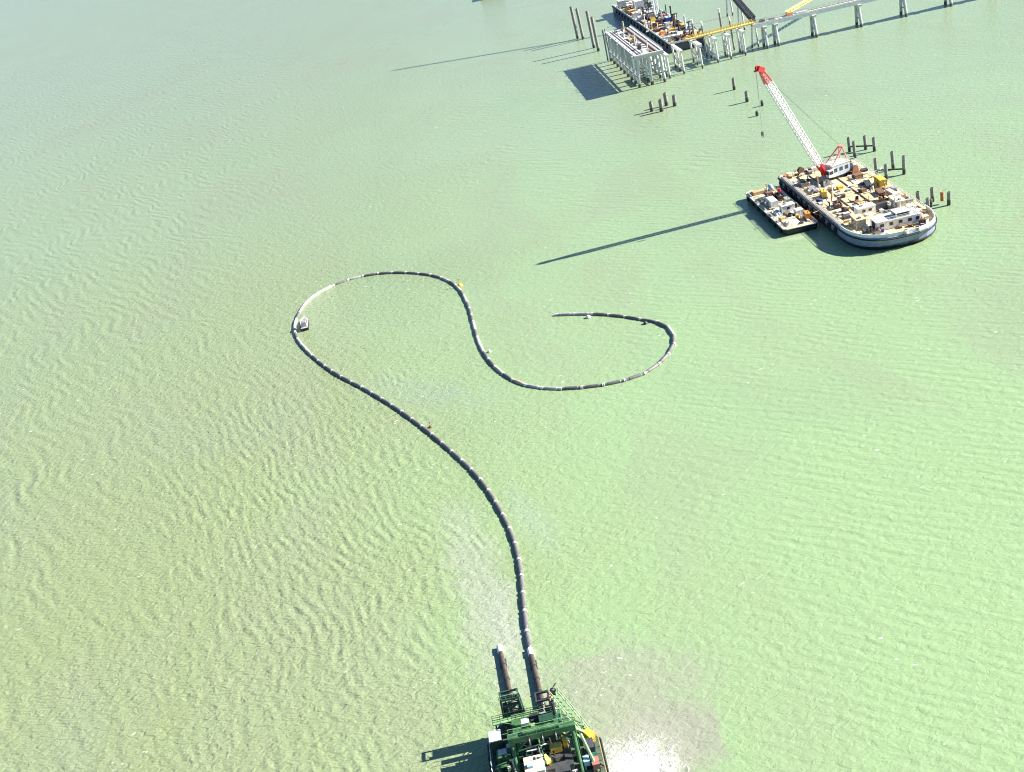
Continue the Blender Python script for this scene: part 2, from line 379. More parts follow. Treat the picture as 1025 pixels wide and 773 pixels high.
def tank(loc, rz, m, label, L=4.0, r=0.9, group=None):
    t = thing('fuel_tank', label, 'tank', loc, rz, group)
    B().tube((-L/2, 0, r+0.3), (L/2, 0, r+0.3), r, n=16).tube((-L/2-0.3, 0, r+0.3), (-L/2, 0, r+0.3), r*0.7, r, n=16).tube((L/2, 0, r+0.3), (L/2+0.3, 0, r+0.3), r, r*0.7, n=16).build('shell', m, t, True)
    B().box((-L*0.3, 0, 0.3), (0.3, r*1.7, 0.6)).box((L*0.3, 0, 0.3), (0.3, r*1.7, 0.6)).build('saddle', darksteel, t)
    B().tube((0, 0, 2*r+0.25), (0, 0, 2*r+0.5), 0.25, n=8).build('hatch', steel, t)
    return t
def crate(loc, rz, m, label, d=(2, 1.6, 1.3), group=None, name='crate'):
    b = B(); L, W, H = d; b.box((0, 0, H/2), (L*0.96, W*0.96, H*0.98))
    for s in (-1, 1):
        b.box((0, s*W/2, H*0.9), (L, 0.1, 0.14)).box((0, s*W/2, H*0.1), (L, 0.1, 0.14)).box((s*L/2, 0, H*0.9), (0.1, W*0.9, 0.14)).box((s*L/2, 0, H*0.1), (0.1, W*0.9, 0.14))
        for u in (-1, 1): b.box((s*(L/2-0.02), u*(W/2-0.02), H/2), (0.14, 0.14, H))
    o = b.build(name, m); o.location = loc; o.rotation_euler = (0, 0, rz); return tag(o, label, name.replace('_', ' '), group)
def tarp(loc, rz, m, label, d=(3, 2, 1.2), name='tarpaulin_pile', cat='covered cargo'):
    b = B(); nx, ny = 8, 6; vs = []
    for j in range(ny+1):
        for i in range(nx+1):
            u, v = i/nx*2-1, j/ny*2-1; e = max(abs(u), abs(v)); h = d[2]*(1-e**4)*random.uniform(.8, 1.05) if e < 1 else 0
            vs.append((u*d[0]/2*(1+.04*random.uniform(-1, 1)), v*d[1]/2*(1+.04*random.uniform(-1, 1)), h))
    b.add(vs, [(j*(nx+1)+i, j*(nx+1)+i+1, (j+1)*(nx+1)+i+1, (j+1)*(nx+1)+i) for j in range(ny) for i in range(nx)])
    b.box((0, 0, 0.04), (d[0]*.98, d[1]*.98, 0.06))
    o = b.build(name, m); o.location = loc; o.rotation_euler = (0, 0, rz); return tag(o, label, cat)
def coil(loc, m, label, Rr=0.9, n=4):
    b = B()
    for i in range(n): b.torus((random.uniform(-.06, .06), random.uniform(-.06, .06), 0.14+i*0.24), Rr*random.uniform(.93, 1.05), 0.15, n=18)
    o = b.build('rope_coil', m, None, True); o.location = loc; return tag(o, label, 'rope coil')
def reel(loc, rz, m, label, r=1.2, w_=1.3):
    t = thing('cable_reel', label, 'cable reel', loc, rz)
    B().tube((0, -w_/2, r), (0, -w_/2+.12, r), r, n=18).tube((0, w_/2-.12, r), (0, w_/2, r), r, n=18).build('flange', m, t)
    B().tube((0, -w_/2+.12, r), (0, w_/2-.12, r), r*.7, n=14).build('cable', black, t)
    return t
def drum(loc, m, label, group=None):
    t = B().tube((0, 0, 0), (0, 0, 1.3), 0.6, n=14).torus((0, 0, .45), .6, .05).torus((0, 0, .9), .6, .05).build('steel_drum', m)
    t.location = loc; return tag(t, label, 'drum', group)
def pile(px, py, h, r, lean, m, label, group, name='steel_pile', capm=None):
    t = B().tube((0, 0, -2), (lean[0], lean[1], h), r*(1.3 if py > 480 else 1.12), n=12, hollow=1.0).build(name, m)
    t.location = (px, py, 0)
    return tag(t, label, 'pile', group)

# ------------------------------------------------------------------ floating pipeline
PTS = [(-8.05, 166.9), (-8.1, 172.5), (-7.6, 183.5), (-7.1, 193.9), (-7.4, 205.5), (-9.4, 218.9), (-13.0, 234.3), (-18.6, 249.5), (-26.0, 266.9),
       (-34.4, 284.3), (-43.6, 300.9), (-53.6, 317.6), (-62.3, 336.2), (-68.8, 354.9), (-70.3, 370.3), (-67.1, 387.9), (-59.2, 397.6), (-49.5, 401.2),
       (-37.7, 399.0), (-26.2, 391.4), (-17.0, 381.1), (-11.0, 367.0), (-8.5, 349.1), (-7.7, 330.9), (-7.0, 314.2), (-4.9, 300.3), (-1.4, 288.6), (3.5, 279.3),
       (11.3, 272.7), (20.7, 269.1), (29.0, 268.0), (36.3, 269.3), (42.6, 274.5), (47.6, 282.2), (49.4, 289.9), (48.3, 298.1), (43.7, 304.0), (37.3, 311.0),
       (28.9, 317.7), (17.7, 323.5)]
def catmull(P, n=24):
    out = []
    for i in range(len(P)-1):
        p0, p1, p2, p3 = P[max(0, i-1)], P[i], P[i+1], P[min(len(P)-1, i+2)]
        for k in range(n):
            t = k/n
            out.append(tuple(0.5*((2*p1[a]) + (-p0[a]+p2[a])*t + (2*p0[a]-5*p1[a]+4*p2[a]-p3[a])*t*t + (-p0[a]+3*p1[a]-3*p2[a]+p3[a])*t**3) for a in (0, 1)))
    return out + [P[-1]]
def make_pipeline():
    c = [Vector((*p, 0)) for p in catmull(PTS)]
    SL = 5.9; joints = [c[0]]; acc = 0.0
    for a, b in zip(c[:-1], c[1:]):
        if (b-joints[-1]).length >= SL: joints.append(b)
    joints.append(c[-1])
    root = thing('floating_pipeline', 'long floating dredge pipeline snaking in a double loop across the green water', 'pipeline')
    L = SL
    protos = {}
    cm = B().tube((-0.28, 0, 0), (0.28, 0, 0), 0.52, n=14).torus((-0.28, 0, 0), 0.5, 0.07, 'X').torus((0.28, 0, 0), 0.5, 0.07, 'X')
    cme = None
    prev = None
    for i, (a, b) in enumerate(zip(joints[:-1], joints[1:])):
        f = i/len(joints); L = (b-a).length
        if L < 1.5: continue
        k = 0
        if f > 0.80: k = random.choice([1, 1, 1, 0])
        if 0.74 < f < 0.86: k = random.choice([1, 1, 3, 1, 0])
        if 0.36 < f < 0.47: k = random.choice([2, 2, 0, 1])
        if 0.47 <= f < 0.72: k = random.choice([1, 1, 0])
        if f < 0.33: k = 1
        key = (k, round(L, 1))
        if key not in protos:
            bb = B(); l2 = L/2-0.25
            bb.tube((-l2, 0, 0), (l2, 0, 0), 0.43, n=14)
            bb.tube((-l2*0.62, 0, 0), (l2*0.62, 0, 0), 0.53, n=14)      # float collar
            bb.tube((-l2*0.68, 0, 0), (-l2*0.62, 0, 0), 0.44, 0.53, n=14).tube((l2*0.62, 0, 0), (l2*0.68, 0, 0), 0.53, 0.44, n=14)
            o = bb.build('pipe_section', pipeM[k], root, False); protos[key] = o
        else:
            o = protos[key].copy(); COL.objects.link(o); o.parent = root
        mid = (a+b)/2; o.location = (mid.x, mid.y, 0.22+random.uniform(-.05, .05)); o.rotation_euler = (0, random.uniform(-.012, .012), math.atan2(b.y-a.y, b.x-a.x))
        if cme is None: cme = cm.build('coupling', mat('joint_grey', (.55, .54, .51), .6, .35, .3), o); q = cme
        else: q = cme.copy(); COL.objects.link(q); q.parent = o
        q.location = (L/2, 0, 0)
    return joints
make_pipeline()

def buoy(loc, m, label, s=1.0, mast=True):
    t = thing('marker_buoy', label, 'buoy', loc)
    B().ball((0, 0, 0.25*s), 0.75*s, sz=0.85).torus((0, 0, 0.2*s), 0.72*s, 0.1*s).build('float', m, t, True)
    if mast:
        B().tube((0, 0, 0.7*s), (0, 0, 2.0*s), 0.09*s, n=6).box((0, 0, 2.15*s), (0.35*s, 0.35*s, 0.4*s)).build('lantern_post', m, t)
    return t
buoy((-10.0, 367.6, 0), yellow, 'small yellow marker buoy floating beside the top bend of the pipeline', 1.3)
buoy((-24.3, 267.3, 0), rustm, 'small rusty marker buoy beside the long straight run of pipeline', 0.7)
buoy((28.2, 315.5, 0), white, 'round white buoy touching the dark end run of the pipeline', 1.0, False)
buoy((43.6, 301.5, 0), darksteel, 'black buoy just inside the right hand bend of the pipeline', 0.9, False)
buoy((-4.4, 307.0, 0), offwhite, 'white marker buoy beside the steep middle run of the pipeline', 0.8)

def workboat():
    t = thing('work_boat', 'small dark open work boat moored inside the left bend of the pipeline', 'boat', (-66.4, 364.0, 0), R(4))
    ol = [(-1.4, -5), (1.4, -5), (1.5, 2), (1.0, 4.6), (0, 5.8), (-1.0, 4.6), (-1.5, 2)]
    B().poly(ol, -0.5, 1.0, 0.08).build('hull', hullblack, t)
    B().poly([(x*.86, y*.93) for x, y in ol], 1.0, 1.06).build('deck', mat('mauve_deck', (.42, .36, .38), .8), t)
    cb = B().box((0, -2.6, 1.9), (1.9, 2.2, 1.7), top=.92).build('wheelhouse', steel, t)
    B().box((0, -1.48, 2.1), (1.5, 0.06, .6)).build('window', glass, cb)
    B().tube((0, -2.6, 2.7), (0, -2.6, 4.2), .05, n=5).build('mast', steel, t)
    B().rail([(1.35, -1.2, 1.0), (1.35, 2.2, 1.0), (.2, 5.2, 1.0), (-1.35, 2.2, 1.0), (-1.35, -1.2, 1.0)], .7, 1.6, .04).build('railing', white, t)
workboat()

# ------------------------------------------------------------------ cutter suction dredger
def dredger():
    X0, Y0 = -8.4, 140.0
    t = thing('dredger', 'green cutter suction dredger with two brown pipes trailing from its stern', 'dredger', (X0, Y0, 0))
    P = lambda x, y, z: (x-X0, y-Y0, z)
    ol = [(-15.2, 147.2), (-17.8, 143), (-17.8, 104), (-13, 103), (-13, 92), (-10.4, 92), (-10.4, 104.5), (-6.2, 104.5), (-6.2, 92), (-3.6, 92), (-3.6, 103), (1.0, 104), (1.0, 138.5), (-2.3, 143.5), (-5.4, 147.2)]
    ol = [(x-X0, y-Y0) for x, y in ol]
    B().poly(ol, -1.0, 2.6).build('hull', dgreen, t)
    B().poly([(x*.985, y*.985) for x, y in ol], 2.6, 2.64).build('deck', mat('deck_green', (.07, .12, .085), .8, .4, .4), t)
    B().path([P(*p) for p in ((-15.2, 147.3, 2.3), (-17.95, 143, 2.3), (-17.95, 104, 2.3))], .2).path([P(*p) for p in ((1.15, 104, 2.3), (1.15, 138.5, 2.3), (-2.2, 143.6, 2.3), (-5.4, 147.35, 2.3))], .2).build('rubbing_strake', black, t)
    for x, y, xe, ye in ((-12.5, 147.3, -13.75, 168.4), (-7.3, 147.3, -8.0, 165.6)):
        D = (Vector((xe, ye, .32))-Vector((x, y, .75))); E = Vector(P(x, y, .75)); Q = E+D
        sp = B().tube(E, Q, 0.47, n=14).build('stern_pipe', spudM, t, False)
        B().tube(Q, Q+D.normalized()*1.9, 0.60, n=14).torus(Q, .5, .14, 'Y').build('end_collar', white, sp)
        b = B()
        for f in (.22, .42, .62, .82):
            c = E+D*f; b.tube(c-D.normalized()*.15, c+D.normalized()*.15, .56, n=14)
        b.build('flange', darksteel, sp)
        B().box(E+D*.86-Vector((0, 0, .62)), (1.3, 2.6, .6)).build('pontoon_float', darksteel, sp)
    # spud carriers
    g = B(); x, y = -12.5, 146.0
    for dx in (-1.9, 1.9):
        for dy in (-1.0, 1.0): g.tube(P(x+dx, y+dy, 2.6), P(x+dx*.8, y+dy, 9.6), .2, n=6)
    for z in (4.5, 6.5, 8.2, 9.5):
        s = 1.9-(z-2.6)/7*.38
        g.box(P(x, y-1.0, z), (2*s+.3, .28, .35)).box(P(x, y+1.0, z), (2*s+.3, .28, .35)).box(P(x-s, y, z), (.26, 1.9, .3)).box(P(x+s, y, z), (.26, 1.9, .3))
    for z in (2.7, 4.6, 6.6):
        for dy in (-1.05, 1.05):
            g.tube(P(x-1.7, y+dy, z), P(x+1.6, y+dy, z+1.9), .12, n=5).tube(P(x+1.7, y+dy, z), P(x-1.6, y+dy, z+1.9), .12, n=5)
    g.box(P(x-1.1, y, 6.2), (.9, 1.6, 3.6)).box(P(x+1.25, y+.2, 5.0), (.7, 1.4, 2.8))
    gd = g.build('spud_guide', mat('guide_green', (.035, .075, .055), .6, .4, .25), t)
    B().rail([P(-14.3, 145.0, 9.6), P(-10.7, 145.0, 9.6), P(-10.7, 147.0, 9.6)], .9, 1.2, .05).box(P(-12.5, 145.4, 8.9), (3.0, 0.5, .08)).build('guide_railing', lgreen, gd)
    g = B(); x, y = -7.0, 145.6
    for dx in (-1.1, 1.1):
        for dy in (-1.0, 1.0): g.tube(P(x+dx, y+dy, 2.6), P(x+dx, y+dy, 8.0), .18, n=6)
    for z in (4.2, 6.2, 7.9): g.box(P(x, y-1.0, z), (2.5, .3, .35)).box(P(x, y+1.0, z), (2.5, .3, .35)).box(P(x-1.1, y, z), (.26, 1.7, .3)).box(P(x+1.1, y, z), (.26, 1.7, .3))
    g.box(P(x-.1, y-.8, 5.0), (2.0, .5, 2.6)); gd2 = g.build('spud_guide', mat('guide_dark', (.04, .05, .06), .6, .4, .25), t)
    # small sheave frame and davit at the right of the spud
    B().tube(P(-5.2, 146.2, 2.6), P(-5.2, 146.2, 8.2), .14, n=6).tube(P(-5.2, 146.2, 8.2), P(-4.2, 147, 8.9), .12, n=6).box(P(-5.0, 146.2, 7.6), (.8, .5, .9)).torus(P(-4.9, 146, 8.4), .45, .14, 'Y').build('davit', darksteel, t)
    B().tube(P(-5.9, 145.4, 2.6), P(-5.9, 145.4, 7.6), .22, n=7).box(P(-5.9, 145.4, 7.8), (.8, .6, .4)).build('hoist_post', pinkred, t)
    # stern catwalk
    cw = B().box(P(-12.2, 143.7, 6.2), (8.2, 1.1, .18)).build('catwalk', lgreen, t)
    B().rail([P(-16.2, 143.2, 6.3), P(-8.1, 143.2, 6.3)], 1.0, 1.3, .05).rail([P(-16.2, 144.2, 6.3), P(-8.1, 144.2, 6.3)], 1.0, 1.3, .05).build('railing', dgreen, cw)
    B().tube(P(-15.8, 143.7, 2.6), P(-15.8, 143.7, 6.1), .14, n=6).tube(P(-13.8, 143.7, 2.6), P(-13.8, 143.7, 6.1), .14, n=6).tube(P(-8.6, 143.7, 2.6), P(-8.6, 143.7, 6.1), .14, n=6).build('catwalk_post', dgreen, cw)
    # pump house
    ph = B().box(P(-8.6, 140.3, 4.6), (8.2, 4.8, 4.0)).build('pump_house', teal, t)
    B().box(P(-8.6, 140.3, 6.72), (8.7, 5.2, .22)).build('roof', green, ph)
    for i in range(4): B().box(P(-11.4+i*1.9, 137.86, 5.2), (.9, .08, .8)).build('window', glass, ph)
    B().box(P(-7.0, 140.8, 7.3), (2.4, 1.8, 1.0)).build('skylight', dgreen, ph)
    B().box(P(-10.6, 141.3, 7.1), (1.3, 1.1, .7)).build('roof_vent', white, ph)
    B().rail([P(-12.8, 142.8, 6.83), P(-4.4, 142.8, 6.83), P(-4.4, 137.8, 6.83)], 1.0, 1.4, .05).build('railing', lgreen, ph)
    B().tube(P(-5.4, 141.8, 6.8), P(-5.4, 141.8, 9.8), .35, n=10).tube(P(-5.4, 141.8, 9.8), P(-5.2, 141.8, 10.3), .25, n=8).build('exhaust_stack', darksteel, t)
    # side stairs stepping down on the right
    st = B()
    for i in range(11):
        f = i/10; st.box(P(-5.0+f*4.0, 146.0-f*6.2, 7.2-f*4.2), (1.6, .55, .12), R(33))
    st.tube(P(-5.5, 145.8, 7.2), P(-1.6, 139.6, 3.0), .12, n=5).tube(P(-4.2, 146.6, 7.2), P(-.3, 140.4, 3.0), .12, n=5)
    st.tube(P(-5.5, 145.8, 8.3), P(-1.6, 139.6, 4.1), .08, n=5).tube(P(-4.2, 146.6, 8.3), P(-.3, 140.4, 4.1), .08, n=5)
    for i in range(5):
        f = i/4
        for a in ((-5.5, 145.8), (-4.2, 146.6)): st.tube(P(a[0]+3.9*f, a[1]-6.2*f, 7.2-4.2*f), P(a[0]+3.9*f, a[1]-6.2*f, 8.3-4.2*f), .07, n=4)
    st.build('stair', lgreen, t)
    # portal gantry
    ga = B()
    xl, xr, yg = -13.1, -2.9, 135.0
    for x in (xl, xr):
        ga.box(P(x, yg, 6.2), (.95, 1.0, 7.3), top=.85)
        ga.tube(P(x, yg+3.4, 2.6), P(x, yg+.2, 9.2), .3, n=7).tube(P(x, yg-4.0, 2.6), P(x, yg-.2, 9.2), .26, n=7)
    ga.box(P(-8.0, yg, 10.2), (11.2, 1.25, 1.1)).box(P(-8.0, yg, 11.0), (6.0, .9, .5))
    ga.tube(P(xl, yg, 7.0), P(-10.2, yg, 9.7), .25, n=6).tube(P(xr, yg, 7.0), P(-5.8, yg, 9.7), .25, n=6)
    gan = ga.build('gantry', green, t)
    B().rail([P(-13.4, yg-.5, 10.78), P(-2.6, yg-.5, 10.78)], .9, 1.5, .05).rail([P(-13.4, yg+.55, 10.78), P(-2.6, yg+.55, 10.78)], .9, 1.5, .05).build('railing', lgreen, gan)
    for x in (-10.2, -8.0, -5.8): B().torus(P(x, yg-.9, 9.6), .55, .16, 'X').tube(P(x-.15, yg-.9, 9.6), P(x+.15, yg-.9, 9.6), .45, n=10).build('sheave', darksteel, gan)
    # right-hand side frame of pale green braces
    B().tube(P(-2.9, yg+.3, 9.4), P(-1.2, 140.2, 3.0), .3, n=6).tube(P(-1.9, yg, 8.0), P(-.4, 131.5, 2.7), .26, n=6).tube(P(-2.7, yg+2, 6.3), P(-.6, yg+2, 3), .18, n=5).build('side_brace', lgreen, t)
    # machinery under the gantry
    mc = B().box(P(-7.4, 133.2, 3.6), (5.2, 4.6, 1.9)).box(P(-5.9, 131.2, 4.6), (2.4, 2.2, 2.2)).tube(P(-9.3, 134.6, 4.4), P(-4.5, 134.6, 4.4), .8, n=12).box(P(-4.6, 133.5, 4.0), (1.2, 3.6, 2.4)).build('pump_machinery', darksteel, t)
    B().box(P(-6.3, 135.2, 6.0), (1.9, 1.2, 1.1)).box(P(-4.7, 136.6, 5.6), (.7, 1.5, 2.6)).box(P(-7.7, 133.5, 5.0), (.6, .9, 1.0)).build('hydraulic_unit', yellow, t)
    B().path([P(-11.2, 136.2, 5.6), P(-9.2, 136.2, 5.6), P(-8.6, 136.9, 5.6), P(-7.5, 136.9, 5.6)], .14).path([P(-12.0, 134.3, 4.2), P(-11.4, 137.1, 4.2)], .16).build('white_pipework', white, t)
    wh = B().box(P(-10.2, 131.6, 5.4), (3.0, 3.2, 3.4)).build('control_cabin', white, t)
    B().box(P(-10.2, 133.24, 6.0), (2.4, .08, .9)).box(P(-10.2, 129.96, 6.0), (2.4, .08, .9)).build('window', skyblue, wh)
    B().box(P(-10.2, 131.6, 7.18), (3.3, 3.5, .16)).build('roof', cream, wh)
    B().box(P(-10.9, 131.2, 7.5), (.9, .9, .5)).build('roof_vent', skyblue, wh)
    B().tube(P(-8.9, 132.4, 7.2), P(-8.9, 132.4, 9.8), .05, n=5).build('aerial', steel, wh)
    B().box(P(-8.2, 133.6, 5.6), (.7, 1.4, .9), .4).build('locker', paleyellow, t)
    # left side: winch house and anchors gear
    lw = B().box(P(-16.2, 141.2, 4.1), (2.0, 2.6, 3.0), top=.9).build('winch_house', dgreen, t)
    B().box(P(-16.2, 141.2, 5.72), (2.1, 2.5, .2)).build('roof', bluegrey, lw)
    B().box(P(-15.3, 138.2, 3.5), (2.4, 1.8, 1.8)).box(P(-15.8, 136.2, 3.2), (1.6, 1.3, 1.2)).build('deck_locker', green, t)
    B().box(P(-15.4, 138.4, 4.6), (1.5, 1.0, .4)).box(P(-14.2, 139.6, 3.6), (.8, .8, 1.9)).build('canvas_cover', offwhite, t)
    B().tube(P(-16.6, 133.2, 3.6), P(-14.2, 133.2, 3.6), .75, n=12).torus(P(-16.6, 133.2, 3.6), .85, .12, 'X').torus(P(-14.2, 133.2, 3.6), .85, .12, 'X').build('winch_drum', darksteel, t)
    # right deck gear
    B().box(P(-.6, 138.6, 3.5), (1.2, 1.8, 1.8), .5).build('fuel_locker', yellow, t)
    B().box(P(-1.0, 136.0, 3.6), (1.7, 2.2, 2.0)).build('tool_store', mat('charcoal_paint', (.06, .06, .075), .6), t)
    B().box(P(-1.9, 133.0, 3.5), (1.0, 1.4, 1.8)).build('water_tank', skyblue, t)
    B().box(P(-.5, 132.4, 3.4), (1.2, 1.8, 1.5)).build('rusty_locker', mat('dusky_red', (.38, .15, .12), .7), t)
    B().rail([P(-2.4, 143.0, 2.64), P(.85, 138.2, 2.64), P(.85, 106, 2.64)], 1.1, 1.5, .07).build('railing', mat('rail_ochre', (.55, .34, .16), .6), t)
    B().rail([P(-17.6, 106, 2.64), P(-17.6, 142.6, 2.64), P(-15.2, 146.6, 2.64)], 1.1, 1.5, .06).build('railing', white, t)
    for i, y in enumerate((140.5, 136.5, 132.5, 128.5)): B().torus(P(-18.1, y, 1.3), .5, .2, 'X').build('tyre_fender', black, t)
    # discharge line over the deck to the floating pipe
    B().path([P(-9.4, 137.5, 3.4), P(-9.6, 145.5, 3.4), P(-8.6, 147.0, 2.9), P(-7.3, 147.75, .9)], .4, 12).build('discharge_pipe', rustm, t)
    # forward part
    B().box(P(-8.4, 117.5, 4.1), (12.0, 13.0, 2.9)).build('engine_house', green, t)
    bh = B().box(P(-8.4, 112.5, 7.0), (6.5, 4.0, 2.8)).build('wheelhouse', white, t)
    B().box(P(-8.4, 110.46, 7.4), (5.8, .08, 1.2)).box(P(-8.4, 114.54, 7.4), (5.8, .08, 1.2)).build('window', glass, bh)
    B().truss(P(-8.3, 106, 2.5), P(-8.3, 86, -1.5), 2.6, 2.0, 8, .2, .12).build('cutter_ladder', green, t)
    B().tube(P(-12, 94, 2.6), P(-9, 92.5, 9), .25, n=7).tube(P(-4.8, 94, 2.6), P(-7.8, 92.5, 9), .25, n=7).box(P(-8.4, 92.5, 9.1), (2.6, .6, .6)).build('bow_gantry', green, t)
    return t
DR = dredger()

# ------------------------------------------------------------------ crane barge
CZ = 4.2
def crane_barge():
    t = thing('crane_barge', 'large crane barge with tan timber deck and rounded blue grey bow', 'barge', (129.6, 354, 0))
    hw = 14.6; ys, yb = 41.0, -24.0
    ol = [(-hw, ys-2), (-hw+1, ys), (hw-1, ys), (hw, ys-2)]
    n = 14
    for i in range(n+1):
        a = math.pi*i/n; sx = math.copysign(abs(math.cos(a))**0.75, math.cos(a)); ol.append((hw*sx, yb-16.5*math.sin(a)**0.85))
    B().poly(ol, -1.2, 1.2, 0.05, (0, 8)).build('lower_hull', hullblack, t)
    B().poly(ol, 1.2, CZ-.06, 0.012, (0, 8)).build('hull', hullblue, t)
    B().poly([(x*.985, (y-8)*.985+8) for x, y in ol], CZ-.06, CZ).build('deck', timber, t)
    # bulwark round the bow
    b = B(); arc = [(x, y) for x, y in ol[4:]]
    for a, c in zip(arc[:-1], arc[1:]):
        d = Vector((c[0]-a[0], c[1]-a[1])); mid = ((a[0]+c[0])/2*.985, (a[1]+c[1])/2*.985)
        b.box((*mid, CZ+.5), (d.length*1.02, .18, 1.1), math.atan2(d.y, d.x))
    b.build('bulwark', white, t)
    B().path([(x*1.008, (y-8)*1.008+8, CZ-.5) for x, y in ol + ol[:1]], .22).build('rubbing_strake', black, t)
    for x in (-4.9, 2.2):
        B().box((x, 8, CZ+.14), (.34, 58, .28)).build('deck_rail', darksteel, t)
    B().box((-hw+1.3, 6, CZ+.35), (1.0, 60, .7)).build('coaming', mat('coaming_grey', (.30, .28, .27), .7, .3, .4), t)
    B().rail([(-hw+.4, ys-2.5, CZ), (-hw+.4, yb, CZ)], 1.1, 2.5, .07).rail([(hw-.4, ys-2.5, CZ), (hw-.4, yb, CZ)], 1.1, 2.5, .07).rail([(-hw+1.5, ys-.5, CZ), (hw-1.5, ys-.5, CZ)], 1.1, 2.5, .07).build('railing', offwhite, t)
    tf = None
    for s in (-1, 1):
        for i in range(11):
            y = ys-5-i*5.6
            if tf is None: tf = B().torus((0, 0, 0), .8, .32, 'X').build('tyre_fender', black, t); o = tf
            else: o = tf.copy(); COL.objects.link(o); o.parent = t
            o.location = (s*(hw+.32), y, 2.5)
    for x, y in ((-12, 38), (12, 38), (-12.3, 5), (12.3, 5), (-9.5, -32), (9.5, -32)):
        B().tube((x-.6, y, CZ), (x-.6, y, CZ+1), .28, n=10).tube((x+.6, y, CZ), (x+.6, y, CZ+1), .28, n=10).box((x, y, CZ+.05), (2.2, .9, .1)).build('bollard', darksteel, t)
    # forecastle structure, fixed
    fc = B().box((1.0, -30.5, CZ+1.4), (14, 6.0, 2.8)).build('forecastle', white, t)
    B().box((1.0, -30.5, CZ+2.9), (14.6, 6.6, .2)).build('roof', offwhite, fc)
    for x in (-4.5, -1.5, 1.5, 4.5, 7): B().box((x, -33.55, CZ+1.7), (1.2, .1, 1.0)).build('window', glass, fc)
    B().box((-6.05, -30.5, CZ+1.2), (.1, 2.6, 2.2)).build('doorway', black, fc)
    B().box((2.6, -31, CZ+3.7), (4.6, 4.0, 1.6)).build('wheelhouse', white, fc)
    B().box((2.6, -33.05, CZ+3.9), (3.8, .1, .8)).box((.25, -31, CZ+3.9), (.1, 3.2, .8)).build('bridge_window', glass, fc)
    B().tube((2.6, -31, CZ+4.5), (2.6, -31, CZ+8.5), .12, n=6).box((2.6, -31, CZ+7.4), (2.0, .15, .15)).build('mast', white, fc)
    B().rail([(-6.1, -27.4, CZ+3), (8.1, -27.4, CZ+3), (8.1, -33.6, CZ+3), (-6.1, -33.6, CZ+3), (-6.1, -27.4, CZ+3)], 1.0, 2, .06).build('railing', white, fc)
    return t
CB = crane_barge()

